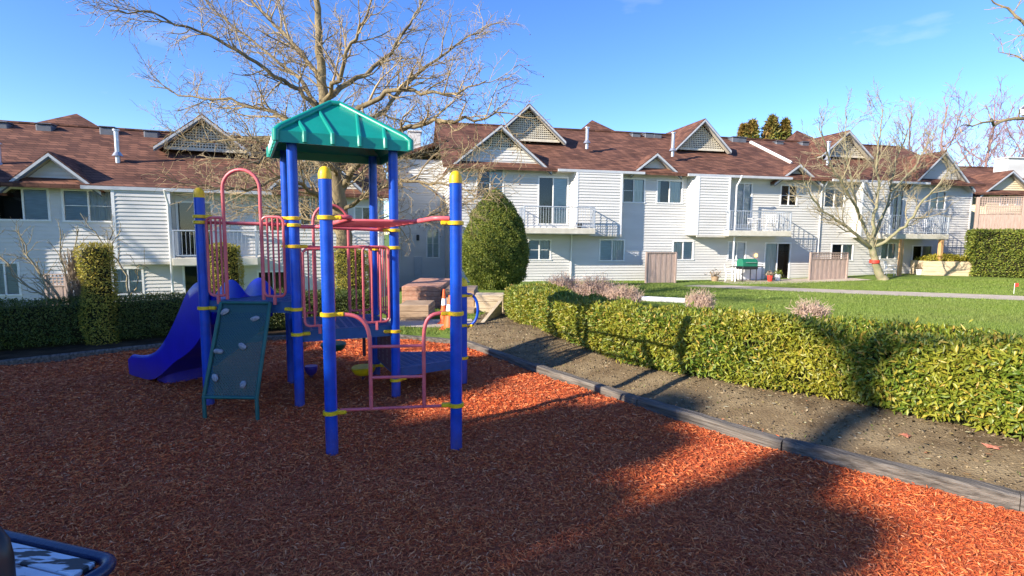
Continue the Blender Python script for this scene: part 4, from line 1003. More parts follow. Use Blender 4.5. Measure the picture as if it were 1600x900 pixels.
def spawn(tw, P, rr, lv, cfg, tips, rng):
    """side branches along the polyline P; cfg[lv] = (spacing, length, angle, up, start, min radius)"""
    if lv >= len(cfg): return
    sp, ln, ang, up, st, rmin = cfg[lv]
    d = np.linalg.norm(np.diff(P, axis=0), axis=1); cum = np.concatenate([[0], np.cumsum(d)]); Lt = cum[-1]
    q = Lt * st + rng.uniform(0, sp)
    while q < Lt:
        i = min(np.searchsorted(cum, q) - 1, len(P) - 2); i = max(i, 0); f = (q - cum[i]) / max(d[i], 1e-6)
        p = P[i] * (1 - f) + P[i + 1] * f; r0 = rr[i] * (1 - f) + rr[i + 1] * f; t = P[i + 1] - P[i]; t = t / np.linalg.norm(t)
        x = rng.normal(size=3); x -= t * x.dot(t); x /= np.linalg.norm(x)
        a = math.radians(ang) * rng.uniform(.6, 1.25); dr = t * math.cos(a) + x * math.sin(a)
        L_ = ln * rng.uniform(.5, 1.2) * (1 - .45 * q / Lt); k = 6 if lv == 0 else 5 if lv == 1 else 4
        pts = [p]; wob = .16 if lv < 2 else .22
        for j in range(k):
            dr = dr + rng.normal(size=3) * wob + np.array([0, 0, up * .2]); dr /= np.linalg.norm(dr); pts.append(pts[-1] + dr * L_ / k)
        pts = np.array(pts); rc = min(r0 * .62, .012 + L_ * .013); rc = max(rc, rmin * 1.6)
        rad = np.linspace(rc, max(rmin, rc * .3), k + 1)
        tw.tube(pts, rad, 4 if lv < 1 else 3)
        if lv >= len(cfg) - 2: tips.append(pts[-1])
        spawn(tw, pts, rad, lv + 1, cfg, tips, rng); q += sp * rng.uniform(.6, 1.4)
def bare_tree(name, label, limbs, cfg, m_bark, m_twig, seed=1, group=None, cat='tree', seeds=0, n0=8, depth=0):
    rng = np.random.RandomState(seed); base = limbs[0][0][0]
    o = thing(name, (float(base[0]), float(base[1]), float(base[2])), label, cat, group=group)
    tr = Twigs(); tw = Twigs(); tips = []
    for i, (pts, r0, r1) in enumerate(limbs):
        P = densify(pts, 4); n = len(P); P[1:-1] += rng.normal(0, 0.018, (n - 2, 3)) * (2 if i else 1)
        rad = np.linspace(r0, r1, n) if i else r1 + (r0 - r1) * np.linspace(1, 0, n) ** .9
        if i == 0: rad[0] *= 1.35; rad[1] *= 1.1
        tr.tube(P, rad, n0 if i == 0 else 7); c2 = list(cfg)
        if i == 0: c2 = [(cfg[0][0] * 1.3, cfg[0][1], cfg[0][2], cfg[0][3], .45, cfg[0][5])] + cfg[1:]
        spawn(tw, P, rad, 0, c2, tips, rng)
    tr.build('trunk', m_bark, o); tw.build('crown', m_twig, o)
    if seeds:
        tips = np.array(tips); tips = tips[rng.choice(len(tips), min(seeds, len(tips)), False)]; n = len(tips); c = tips + np.array([0, 0, -.05]); r = .017
        off = np.array([[r, 0, 0], [-r, 0, 0], [0, r, 0], [0, -r, 0], [0, 0, r], [0, 0, -r]]); Vv = (c[:, None] + off[None]).reshape(-1, 3)
        f = np.array([[0, 2, 4], [2, 1, 4], [1, 3, 4], [3, 0, 4], [2, 0, 5], [1, 2, 5], [3, 1, 5], [0, 3, 5]]); Fv = (np.arange(n)[:, None, None] * 6 + f[None]).reshape(-1, 3)
        tag(fast('seed_balls', Vv, Fv, M['seed'], o, np.array(WM[o.name].translation)), kind='stuff')
    return o
def auto_limbs(x, y, h, r, seed, nl=7, fork=.35, spread=.45, z=None):
    rng = np.random.RandomState(seed); z = gz(x, y) if z is None else z; tr = [(x, y, z - .1)]
    for k in range(1, 6): tr.append((x + rng.normal(0, .02 * h * k / 5), y + rng.normal(0, .02 * h * k / 5), z + h * k / 5 * .9))
    out_ = [(tr, r, r * .18)]
    for k in range(nl):
        f = fork + (.8 - fork) * k / nl; a = k * 2.4 + rng.uniform(-.4, .4); p = np.array(tr[0]) * (1 - f) + np.array(tr[-1]) * f; Lb = h * spread * (1.1 - f * .6) * rng.uniform(.8, 1.1); pts = [p]; d = np.array([math.cos(a), math.sin(a), .75])
        for j in range(4): d = d / np.linalg.norm(d); pts.append(pts[-1] + d * Lb / 4 * 1.2); d = d + np.array([0, 0, .22]) + rng.normal(0, .1, 3)
        out_.append(([tuple(q) for q in pts], r * .5 * (1.1 - f * .6), r * .08))
    return out_
def lp(lst, Y):
    r = []
    for q in lst:
        p = YA(q[0], q[1], Y + (q[2] if len(q) > 2 else 0)); r.append((p.x, p.y, p.z))
    return r

# ---- the big bare tree behind the playground
YT = 12.6
BT = [(lp([(549, 515), (546, 470), (541, 420), (535, 350), (526, 285), (514, 225), (507, 175), (502, 110), (498, 50), (490, -30), (484, -110)], YT), .24, .03),
      (lp([(507, 180), (480, 152, -.1), (430, 118, -.4), (370, 78, -.8), (310, 48, -1.1), (240, 22, -1.5), (170, 18, -1.9)], YT), .062, .010),
      (lp([(514, 222), (480, 198, .2), (430, 178, .5), (370, 160, .7), (300, 150, 1.0), (235, 135, 1.2)], YT), .07, .010),
      (lp([(524, 272), (556, 225, .3), (600, 170, .8), (650, 118, 1.2), (715, 70, 1.6), (775, 36, 1.8)], YT), .085, .010),
      (lp([(528, 295), (580, 235, -.5), (625, 205, -1.0), (680, 188, -1.5), (745, 186, -2.0), (805, 178, -2.4)], YT), .085, .010),
      (lp([(505, 165), (528, 120, -.4), (550, 70, -.7), (575, 20, -.9), (600, -40, -1)], YT), .062, .012),
      (lp([(503, 135), (478, 92, .5), (440, 48, .9), (395, 5, 1.3), (350, -40, 1.5)], YT), .065, .015),
      (lp([(505, 158), (545, 128, .8), (600, 95, 1.3), (640, 40, 1.7), (668, -20, 1.9)], YT), .08, .015),
      (lp([(534, 340), (495, 300, -.7), (445, 280, -1.3), (395, 292, -1.8), (345, 296, -2.3), (300, 285, -2.6)], YT), .055, .008),
      (lp([(538, 375), (500, 345, .6), (455, 335, 1.0), (400, 322, 1.5), (350, 330, 1.9)], YT), .045, .008),
      (lp([(533, 330), (580, 300, -.8), (640, 285, -1.4), (700, 290, -1.9), (770, 312, -2.3)], YT), .055, .008),
      (lp([(537, 362), (590, 345, .5), (645, 350, .9), (690, 330, 1.3), (745, 325, 1.7)], YT), .045, .008),
      (lp([(514, 218), (560, 172, -1.0), (625, 140, -1.6), (695, 150, -2.1), (760, 126, -2.5)], YT), .075, .01),
      (lp([(526, 290), (470, 238, 1.0), (405, 215, 1.7), (330, 222, 2.3), (265, 205, 2.7)], YT), .07, .01),
      (lp([(506, 172), (465, 120, 1.2), (420, 85, 1.9), (350, 30, 2.4), (300, -20, 2.8)], YT), .06, .01),
      (lp([(530, 310), (560, 270, 1.6), (620, 245, 2.4), (690, 235, 3.0), (760, 232, 3.3)], YT), .05, .008),
      (lp([(524, 275), (500, 245, -1.6), (450, 232, -2.4), (400, 250, -3.0), (350, 262, -3.3)], YT), .05, .008)]
bare_tree('bare_tree', 'big bare tree with mottled bark spreading above the teal playground roof', BT,
          [(.22, 1.35, 44, .35, .14, .0055), (.14, .74, 44, .15, .1, .004), (.085, .40, 46, -.1, .1, .0030)], M['bark'], M['twig'], 3, seeds=620, n0=14)

# ---- right bare tree on the lawn
YR = 27.0
RT = [(lp([(1379, 437), (1374, 428), (1368, 408), (1362, 388), (1360, 372)], YR), .215, .13),
      (lp([(1362, 390), (1340, 368, -.5), (1312, 348, -.9), (1288, 330, -1.3), (1268, 308, -1.7), (1255, 282, -2)], YR), .095, .017),
      (lp([(1361, 378), (1350, 350, .3), (1337, 322, .5), (1328, 275, .8), (1321, 225, 1), (1322, 175, 1.2)], YR), .092, .017),
      (lp([(1361, 378), (1367, 335), (1373, 290), (1370, 245), (1376, 200), (1380, 165)], YR), .092, .017),
      (lp([(1364, 388), (1392, 372, -.5), (1420, 345, -1), (1445, 312, -1.4), (1468, 285, -1.8), (1482, 262, -2)], YR), .092, .017),
      (lp([(1362, 380), (1380, 340, .6), (1392, 298, 1), (1402, 250, 1.4), (1418, 205, 1.8), (1428, 172, 2)], YR), .085, .017),
      (lp([(1350, 350), (1322, 300, -1), (1300, 260, -1.6), (1285, 215, -2.2), (1280, 190, -2.4)], YR), .07, .015),
      (lp([(1392, 298), (1425, 265, 1.5), (1450, 225, 2), (1465, 195, 2.3)], YR), .06, .015)]
rt = bare_tree('bare_tree', 'pale many-stemmed bare tree with a red ribbon standing on the lawn', RT, [(.36, 2.0, 38, .5, .25, .009), (.24, 1.0, 42, .35, .12, .007), (.16, .5, 40, .3, .1, .0055)], M['bark2'], M['twig2'], 5, n0=12)
m = MB(); p = YA(1340, 407, YR - .0); P_ = Vector(RT[0][0][2]); m.tube([P_ + Vector((-.05, 0, -.1)), P_ + Vector((-.05, 0, .06))], .235, 14, cap=False); m.build('ribbon', M['red'], rt, world=True, smooth=True)
# hazy reddish trees behind the right end
for k, (px, Y_, h, sd) in enumerate(((1455, 52, 16.5, 21), (1525, 58, 18.5, 22), (1590, 60, 18.0, 23), (1640, 50, 17, 24), (1415, 60, 17.0, 25))):
    p = YA(px, 400, Y_); bare_tree('bare_tree', ['reddish bare tree rising behind the right end of the house roof', 'reddish bare tree rising over the gap between the two houses', 'reddish bare tree rising behind the cream chimney', 'bare tree partly outside the frame behind the cream house', 'bare tree top showing behind the pale many-stemmed tree'][k],
              auto_limbs(p.x, Y_, h, .22, sd, 9, .25, .42), [(.8, 3.4, 38, .6, .2, .017), (.5, 1.7, 38, .5, .1, .013), (.38, .8, 38, .4, .1, .010)], M['redtwig'], M['redtwig'], sd, group='bare trees beyond the houses')
# overhanging tree at the top right corner
LT = [([(13.6, 11.5, -.1), (13.5, 11.5, 2), (13.7, 11.4, 4.2), (13.5, 11.5, 6.2), (13.7, 11.6, 8.5)], .26, .06),
      (lp([(1725, 215), (1660, 195, -.1), (1610, 182, -.2), (1560, 190, -.2), (1525, 192, -.3), (1490, 205, -.4)], 11.5), .06, .006),
      (lp([(1728, 120), (1680, 80), (1630, 50, .3), (1590, 25, .5), (1560, 5, .6), (1535, -10, .8)], 11.5), .06, .008),
      (lp([(1725, 165), (1665, 120, .4), (1625, 105, .8), (1590, 90, 1.1), (1560, 75, 1.3)], 11.5), .05, .006)]
bare_tree('bare_tree', 'bare tree off the right edge, thin branch ends reaching into the upper right corner', LT, [(.32, .8, 48, .2, .35, .006), (.17, .42, 48, .1, .1, .004), (.12, .2, 45, 0, .1, .003)], M['bark'], M['twig'], 31)
# tall trees behind the camera and to the left: they throw the branch shadows seen on hedge, lawn and walls
es = Vector((math.cos(SUN_AZ), -math.sin(SUN_AZ), 0)); et = Vector((math.sin(SUN_AZ), math.cos(SUN_AZ), 0)); TT = 14.0; HT = TT * math.tan(SUN_EL)
def sh(s_, h0, dt=0): p = es * s_ - et * (TT + dt); return (p.x, p.y, h0 + HT + dt * math.tan(SUN_EL))
p0 = sh(-2.02, -6.6, 1.6)
ST = [([p0, sh(-2.0, -3, 1.6), sh(-2.02, 0, 1.6), sh(-2.0, 2.3, 1.6), sh(-2.1, 3.05, 1.6)], .16, .13),
      ([sh(-2.08, 3.0, 1.6), sh(-2.3, 3.25, 1.6), sh(-2.7, 3.42, 1.7), sh(-3.1, 3.62, 1.8), sh(-3.5, 4.2, 1.8)], .11, .035),
      ([sh(-2.05, 2.9, 1.6), sh(-1.85, 3.2, 1.5), sh(-1.55, 3.42, 1.4), sh(-1.1, 3.62, 1.3), sh(-.5, 4.1, 1.2)], .10, .03),
      ([sh(-2.1, 3.0, 1.6), sh(-2.05, 3.6, 1.6), sh(-2.2, 4.6, 1.6), sh(-1.9, 6.0, 1.7)], .09, .02)]
bare_tree('bare_tree', 'tall forked bare tree behind the camera', ST, [(.5, 1.6, 45, .5, .3, .008), (.35, .8, 45, .3, .1, .006)], M['bark'], M['twig'], 41, group='trees behind the camera')
for k, (x, y, h, sd) in enumerate(((-25, 9.5, 11, 51), (-31, 12.5, 12, 52), (-20.5, 6.5, 9.5, 53))):
    bare_tree('bare_tree', 'bare tree out of frame left of the playground, %s of three' % ('tallest but one', 'tallest', 'shortest')[k], auto_limbs(x, y, h, .22, sd, 8, .3, .45), [(.9, 2.4, 42, .5, .2, .010), (.6, 1.2, 42, .4, .1, .008)], M['bark'], M['twig'], sd, group='trees left of the playground')

# ---- leafy volumes
def shell_pts(prof, c, n):
    """random points + normals on a lathe profile [(r,z)...] about c"""
    pr = np.array(prof); seg = np.diff(pr, axis=0); ln = np.linalg.norm(seg, axis=1); ar = ln * (pr[:-1, 0] + pr[1:, 0] + 1e-3); ci = NR.choice(len(ar), n, p=ar / ar.sum()); t = NR.rand(n)
    q = pr[ci] + seg[ci] * t[:, None]; a = NR.rand(n) * 2 * math.pi; nr = np.stack([seg[ci][:, 1], -seg[ci][:, 0]], 1); nr /= np.linalg.norm(nr, axis=1)[:, None] + 1e-9
    P = np.stack([q[:, 0] * np.cos(a), q[:, 0] * np.sin(a), q[:, 1]], 1) + np.array(c); N = np.stack([nr[:, 0] * np.cos(a), nr[:, 0] * np.sin(a), nr[:, 1]], 1)
    return P, N
def lathe_bush(name, label, x, y, z, prof, n, ll, lw, m, cat='shrub', group=None, lump=.04, spread=.8, shrink=.86, half=None):
    o = thing(name, (x, y, z), label, cat, group=group); P, N = shell_pts(prof, (0, 0, 0), n)
    P = P + N * (wav(P[:, 0] * 3 + P[:, 1] * 2, P[:, 2] * 3, 1.6)[:, None] * lump + NR.uniform(-.08, .02, (n, 1)) * min(1, ll * 12))
    gp = wav(np.arctan2(P[:, 1], P[:, 0]) * 4, P[:, 2] * 5, 1.0, 3) + .5 * wav(P[:, 0] * 9, P[:, 2] * 9 + P[:, 1] * 9, 1.0, 1); kp = (gp < .7) | (NR.rand(len(P)) < .3); P = P[kp]; N = N[kp]; so = NR.rand(len(P)) < .03; P[so] += N[so] * NR.uniform(.3, 1.2, (so.sum(), 1)) * ll
    Vv, Fv = leaves(P, N, ll, lw, spread); fast('foliage', Vv, Fv, m, o)
    mb = MB(); mb.lathe([(max(.001, r * shrink - .02), zz * .97) for r, zz in prof], (0, 0, 0), 18); mb.build('dark_core', M['core'], o, smooth=True)
    return o
def column_prof(r, h, rnd_=.12): return [(r * .9, 0), (r, h * .2), (r, h * .6), (r * .97, h - rnd_), (r * .75, h - rnd_ * .3), (.02, h)]
p = YA(152, 430, 7.75)
lathe_bush('column_cedar', 'clipped cedar column with golden lit top at the front edge of the left hedge', p.x, p.y, -.05, column_prof(.215, 1.575, .05), 8000, .04, .014, M['cedar'], group=None)
# its dead brown neighbour
o = thing('dead_cedar', (YA(123, 430, 8.0).x, 8.0, 0), 'dead brown cedar column against the left side of the golden cedar column', 'shrub'); tw = Twigs(); rng = np.random.RandomState(4)
for k in range(420):
    a = rng.rand() * 6.28; r_ = .13 * rng.rand() ** .5; zz = rng.uniform(.1, 1.15); b = np.array([o.location.x + r_ * math.cos(a), 8.0 + r_ * math.sin(a), zz]); d = np.array([rng.normal(0, .08), rng.normal(0, .08), .32]); tw.tube([b, b + d * .5 + rng.normal(0, .015, 3), b + d], [.006, .005, .003])
tw.build('dead_twigs', M['deadtwig'], o)
for k, (px, Y_, r_, ty, n_) in enumerate(((348, 11.0, .34, 381, 9000), (548, 11.3, .37, 389, 9000))):
    p = YA(px, ty, Y_); lathe_bush('column_cedar', ['clipped cedar column behind the hedge, seen through the rails above the climbing wall', 'clipped cedar column behind the square deck in front of the big bare tree'][k], p.x, Y_, gz(p.x, Y_), column_prof(r_, p.z - gz(p.x, Y_), .05), n_, .045, .015, M['cedar'])
YC = 20.5; p = YA(774, 296, YC); zg_ = gz(p.x, YC); hc = p.z - zg_
prof = [(.75, .0), (1.12, .5), (1.27, 1.1), (1.27, 1.6), (1.15, 2.2), (.93, 2.8), (.60, 3.3), (.30, hc - .2), (.10, hc - .04), (.01, hc)]
lathe_bush('egg_cedar', 'tall egg-shaped clipped cedar in front of the white house', p.x, YC, zg_, prof, 60000, .085, .03, M['conifer'], lump=.09, spread=.9, shrink=.91)
# hedges
def hedge(name, label, foot, width, hfun, dens, ll, lw, m, spread=.75, lump=.05, bottom=.08, cat='hedge', side=1, tint=None):
    pts = densify([(x, y, 0) for x, y in foot], 6)[:, :2]; d = np.linalg.norm(np.diff(pts, axis=0), axis=1); cum = np.concatenate([[0], np.cumsum(d)]); Lh = cum[-1]
    tan = np.gradient(pts, axis=0); tan = tan / np.linalg.norm(tan, axis=1)[:, None]; nor = np.stack([-tan[:, 1], tan[:, 0]], 1) * side
    def frame(s_): x = np.interp(s_, cum, pts[:, 0]); y = np.interp(s_, cum, pts[:, 1]); a = np.interp(s_, cum, nor[:, 0]); b = np.interp(s_, cum, nor[:, 1]); return x, y, a, b
    o = thing(name, (float(pts[:, 0].mean()), float(pts[:, 1].mean()), 0), label, cat)
    def section(s_, w_, h_, inset=0.0): pass
    n = int(Lh * (1.0 * 2 + width) * dens); s_ = NR.rand(n) * Lh; x, y, a, b = frame(s_); h = hfun(s_ / Lh); r = .10
    per = NR.rand(n) * (h * 1.55 + width); k_front = per < h; k_top = (~k_front) & (per < h + width); zf_ = np.where(k_front, per, np.where(k_top, h, (per - h - width) / .55)); off = np.where(k_front, 0, np.where(k_top, per - h, width))
    nx_ = np.where(k_front, -1.0, np.where(k_top, 0, 1.0)); nz_ = np.where(k_top, 1.0, 0.12)
    # round the shoulders
    dz = h - zf_; e = np.clip(1 - dz / r, 0, 1) * (~k_top); off = off + np.where(k_front, 1, -1) * e * e * r * .7; nz_ = nz_ + e
    et_ = np.minimum(off, width - off); e2 = np.clip(1 - et_ / r, 0, 1) * k_top; zf_ = zf_ - e2 * e2 * r * .7; nx_ = nx_ + np.where(off < width / 2, -1, 1) * e2
    und = np.clip(1 - zf_ / .22, 0, 1) * (~k_top); off = off + np.where(k_front, 1, -1) * und * .10
    lum = wav(s_ * 1.7, zf_ * 3 + off * 3, 1.9)[:] * lump + NR.uniform(-.06, .025, n)
    N = np.stack([a * nx_, b * nx_, nz_], 1); N = unit(N); gx_ = x + a * off; gy_ = y + b * off; g0 = ground(x + a * .1, y + b * .1)
    P = np.stack([gx_, gy_, g0 + bottom * 0 + np.maximum(zf_, bottom * NR.rand(n) + .03)], 1) + N * lum[:, None]
    gap = wav(s_ * 5.1, zf_ * 9 + off * 7, 1.0, 2) + .45 * wav(s_ * 13, zf_ * 17 + off * 15, 1.0, 4); keep = (gap < .62) | (NR.rand(n) < .25); P = P[keep]; N = N[keep]
    sh_ = NR.rand(len(P)) < .035; P[sh_] += N[sh_] * NR.uniform(.02, .075, (sh_.sum(), 1))
    # ends
    ne = int(width * 1.6 * dens)
    for s0_, sg in ((0.0, -1), (Lh, 1)):
        x, y, a, b = frame(np.full(ne, s0_)); oo = NR.rand(ne) * width; zz = NR.rand(ne) * hfun(np.full(ne, s0_ / Lh)); t_ = tan[0] if sg < 0 else tan[-1]
        P = np.concatenate([P, np.stack([x + a * oo, y + b * oo, ground(x, y) + zz], 1)]); N = np.concatenate([N, np.tile([t_[0] * sg, t_[1] * sg, .15], (ne, 1))])
    Vv, Fv = leaves(P, N, ll, lw, spread, up=.15); fast('foliage', Vv, Fv, m, o, np.array(o.location))
    mb = MB(); ss = np.linspace(.04, Lh - .04, int(Lh / .12)); x, y, a, b = frame(ss); h = hfun(ss / Lh); vs = []; g0 = ground(x, y)
    for i in range(len(ss)):
        for (oo, zz) in ((.16, -.05), (.09, .22), (.08, h[i] - .16), (.17, h[i] - .075), (width - .17, h[i] - .075), (width - .08, h[i] - .16), (width - .09, .2), (width - .16, -.05)): vs.append((x[i] + a[i] * oo, y[i] + b[i] * oo, g0[i] + zz))
    k = 8; mb.add(vs, [(i * k + j, i * k + (j + 1) % k, (i + 1) * k + (j + 1) % k, (i + 1) * k + j) for i in range(len(ss) - 1) for j in range(k)] + [tuple(range(k)), tuple((len(ss) - 1) * k + j for j in range(k))])
    mb.build('dark_core', M['core'], o, world=True)
    return o
hedge('laurel_hedge', 'sunlit curved leafy hedge running along the right side of the playground', HEDGE_FOOT, .66, lambda t: .56 + .13 * sm(.2, .62, t), 4800, .068, .0205, M['laurel'], lump=.065)
hedge('clipped_hedge', 'low clipped dark hedge in shade along the left and back of the playground', [(-11.2, 3.9), (-9.0, 5.8), (-7.05, 7.0), (-5.4, 8.12), (-3.9, 8.85), (-2.35, 9.2)], .6, lambda t: .67 - .03 * t, 3400, .032, .014, M['box'], spread=.9, lump=.03)
hedge('tall_hedge', 'tall block of clipped green hedge in front of the lattice fence', [(25.2, 28.6), (31, 26.2)], 1.5, lambda t: 2.5 + 0 * t, 620, .12, .05, M['conifer'], lump=.08)
# golden bush on its timber planter
p = YA(1497, 428, 29.0); zg_ = gz(p.x, 29)
a, b = YA(1447, 428, 29.6), YA(1545, 428, 28.8); tp = thing('timber_planter', (p.x, p.y, zg_), 'long low planter of pale boards at the right end of the house', 'planter')
dd = (b - a).normalized(); 
for k in range(3):
    m = MB(); m.slab([Z(a, zg_ - .1 + k * .3), Z(b, zg_ - .1 + k * .3), Z(b, zg_ + .19 + k * .3), Z(a, zg_ + .19 + k * .3)], (0.02 * (k % 2), 1.2 + .02 * k, 0)); m.build('board', M['paletimber'], tp, world=True)
P_ = NR.rand(2600, 3); Pb = np.array(a)[None] + (np.array(b) - np.array(a))[None] * (.04 + .72 * P_[:, :1]); Pb[:, 2] = zg_ + .75 + .42 * NR.rand(2600) * (1 - (2 * P_[:, 0] - 1) ** 2 * .55); Pb[:, 1] += .2 + P_[:, 1] * .9
o = thing('golden_bush', (p.x, p.y + .5, zg_ + .7), 'low golden yellow bush growing on the pale board planter', 'bush'); Vv, Fv = leaves(Pb, np.tile([0, -.4, 1.0], (2600, 1)), .14, .06, 1.0); fast('foliage', Vv, Fv, M['yellow_bush'], o, np.array(o.location))
# evergreens beyond the roof
for k, (px, ty, w_) in enumerate(((1176, 190, 1.5), (1207, 183, 1.9), (1228, 188, 1.2), (1162, 196, 1.0))):
    Y_ = 58; p = YA(px, ty, Y_); z0 = gz(p.x, Y_); h = p.z - z0; n = 2600; o = thing('fir_tree', (p.x, Y_, z0), ['broad green evergreen top left of centre in the clump beyond the roof', 'tallest evergreen top in the clump beyond the roof', 'orange tinged evergreen top right in the clump beyond the roof', 'smallest evergreen top left in the clump beyond the roof'][k], 'tree', group='evergreens beyond the roof')
    m = MB(); m.tube([(0, 0, 0), (0, 0, h * .98)], [.25, .03], 8); m.build('trunk', M['bark'], o, smooth=True)
    t = NR.rand(n) ** .7; a = NR.rand(n) * 6.28; cl = (.55 + .45 * np.sin(a * 5 + t * 40)); rr_2 = w_ * 1.6 * (1 - t) ** .75 * (.3 + .7 * cl) * NR.uniform(.5, 1, n); P = np.stack([rr_2 * np.cos(a), rr_2 * np.sin(a), h * (.55 + .45 * t)], 1); N = np.stack([np.cos(a), np.sin(a), .5 + 0 * a], 1)
    Vv, Fv = leaves(P, N, .5, .16, .6); fast('crown', Vv, Fv, M['farfir'], o)
ORD = 'first second third fourth fifth sixth seventh eighth ninth tenth eleventh twelfth thirteenth fourteenth fifteenth sixteenth seventeenth eighteenth nineteenth twentieth twenty-first twenty-second'.split()
# unseen evergreen row added behind the camera, heights shaped to shade the mulch
for k, (s_, w_, h0) in enumerate(((-1.36, .33, 1.66), (-1.86, .32, 1.96), (-2.40, .28, 1.22), (-2.84, .30, 1.74), (-3.32, .38, 2.12), (-3.76, .29, 1.62), (-4.18, .30, 1.05), (-4.66, .30, .86), (-5.10, .28, 1.50), (-5.55, .34, 2.10), (-6.0, .34, 2.28), (-6.45, .34, 1.50), (-7.0, .36, .98), (-7.6, .4, .92), (-8.3, .45, .85), (-9.1, .5, .85), (-9.9, .6, .40), (-11, .7, .2), (-12.2, .7, .1), (-13.4, .8, .0), (-14.8, .9, -.4))):
    p = sh(s_, h0, .25 * (k % 2)); z0 = gz(p[0], p[1]); h = p[2] - z0; w_ *= 1.0
    o = thing('evergreen', (p[0], p[1], z0), 'dense unseen evergreen added for its shadow behind the camera, %s from the open end' % ORD[k], 'tree', group='added shadow-casting row behind the camera')
    prof = [(w_ * 1.0, 0), (w_ * 1.12, h * .5), (w_ * 1.05, h - 1.0), (w_ * 1.05, h - .30), (w_ * .85, h - .07), (.03, h)]
    P, N = shell_pts([(r, z) for r, z in prof if z >= h * .5 or r == 0], (0, 0, 0), 2600); P += N * (wav(P[:, 0] * 2 + P[:, 1], P[:, 2] * 2, 2.3, k)[:, None] * .06)
    Vv, Fv = leaves(P, N, .075, .035, .9); fast('foliage', Vv, Fv, M['conifer'], o)
    mb = MB(); mb.lathe([(max(.001, r * .9 - .02), z - (.12 if z == h else 0)) for r, z in prof], (0, 0, 0), 14); mb.build('dark_core', M['core'], o, smooth=True)
# bare shrubs
def twig_mound(name, label, x, y, w_, h, n, m, seed, r0=.008, group=None, z=None, lean=.6):
    rng = np.random.RandomState(seed); z = gz(x, y) if z is None else z; o = thing(name, (x, y, z), label, 'shrub', group=group); tw = Twigs()
    for k in range(n):
        a = rng.rand() * 6.28; r_ = rng.rand() ** .5; e = np.array([x + w_ * r_ * math.cos(a), y + w_ * .8 * r_ * math.sin(a), z + h * math.sqrt(max(.05, 1 - (r_ * .85) ** 2)) * rng.uniform(.75, 1.05)]); b = np.array([x + w_ * .35 * r_ * math.cos(a), y + w_ * .3 * r_ * math.sin(a), z - .02]); md = (b + e) / 2 + np.array([math.cos(a), math.sin(a), 0]) * w_ * .12 + rng.normal(0, .02, 3)
        P = densify([b, md, e + rng.normal(0, .02, 3)], 2); tw.tube(P, np.linspace(r0, r0 * .55, len(P)))
        for j in range(3):
            q = P[rng.randint(1, len(P))]; tw.tube([q, q + rng.normal(0, .05, 3) + np.array([0, 0, .07]), q + rng.normal(0, .06, 3) + np.array([math.cos(a) * .03, math.sin(a) * .03, .14])], [r0 * .6, r0 * .5, r0 * .4])
    tw.build('twigs', m, o); return o
for k, (px, Y_, w_, h, n) in enumerate(((880, 13.6, .50, .72, 420), (930, 13.1, .58, .66, 520), (975, 12.5, .42, .48, 380), (1095, 11.2, .30, .42, 240), (1270, 8.9, .26, .36, 200))):
    p = YA(px, 465, Y_); twig_mound('dormant_shrub', ['pinkish dormant twiggy shrub behind the far hedge bend, leftmost of three', 'pinkish dormant twiggy shrub in the middle of the three behind the hedge', 'pinkish dormant twiggy shrub beside the end of the white pipe', 'small dormant twiggy shrub on the lawn right of the white pipe', 'small dormant twiggy shrub poking above the hedge near the lawn centre'][k], p.x, p.y, w_, h, n, M['shrubtwig'], 60 + k, group='dormant shrubs behind the hedge')
SL = [([(-9.6 + dx, 11.2 + dy, gz(-9.6, 11.2) - .1), (-9.6 + dx * 4 + .2, 11.2 + dy * 3, .1), (-9.6 + dx * 9, 11.2 + dy * 6, 1.0), (-9.6 + dx * 13, 11.2 + dy * 8, 1.75)], .03, .008) for dx, dy in ((.0, .0), (-.09, .03), (.07, .04), (-.04, -.05), (.05, -.04), (-.13, 0), (.10, .0))]
bare_tree('bare_shrub', 'pale multi-stemmed bare shrub at the far left above the clipped hedge', SL, [(.16, .6, 42, .5, .3, .004), (.11, .28, 45, .3, .1, .003)], M['twig2'], M['twig2'], 71, cat='shrub', n0=5)
p = YA(205, 470, 11.5); SPL = [([(p.x, 11.5, -.6), (p.x - .02, 11.5, .3), (p.x - .15, 11.5, .9), (p.x - .5, 11.4, 1.5), (p.x - .9, 11.4, 2.1)], .03, .006), ([(p.x, 11.5, .3), (p.x + .15, 11.5, .7), (p.x + .35, 11.5, 1.15)], .018, .005)]
bare_tree('bare_sapling', 'thin leaning bare sapling beside the golden cedar column', SPL, [(.22, .55, 45, .4, .3, .004), (.13, .25, 45, .3, .1, .003)], M['twig2'], M['twig2'], 72, cat='shrub', n0=6)

# ------------------------------------------------------------------ edging timbers
def timber(a, b, w_, z0, z1, name, label, m, group, seed):
    a = Vector((*a, 0)); b = Vector((*b, 0)); d = (b - a); Lb = d.length; d.normalize(); n = Vector((-d.y, d.x, 0)); k = max(3, int(Lb / .09)); rng = random.Random(seed); vs = []
    for i in range(k + 1):
        p = a + d * (Lb * i / k) * .998; j = [rng.uniform(-.004, .004) for _ in range(6)]; e = .012
        zz = max(z0, gz(p.x, p.y) - .06) if z0 > -1 else z0
        for (o_, z) in ((-w_ / 2 + j[0], z0), (-w_ / 2 + j[0], z1 - e), (-w_ / 2 + e, z1 + j[1]), (w_ / 2 - e, z1 + j[2]), (w_ / 2 + j[3], z1 - e), (w_ / 2 + j[3], z0)): q = p + n * o_; vs.append((q.x, q.y, z))
    mb = MB(); mb.add(vs, [(i * 6 + j, i * 6 + (j + 1) % 6, (i + 1) * 6 + (j + 1) % 6, (i + 1) * 6 + j) for i in range(k) for j in range(6)] + [tuple(range(6)), tuple(k * 6 + j for j in range(6))[::-1]])
    o = mb.build(name, m); return tag(o, label, 'edging timber', group)
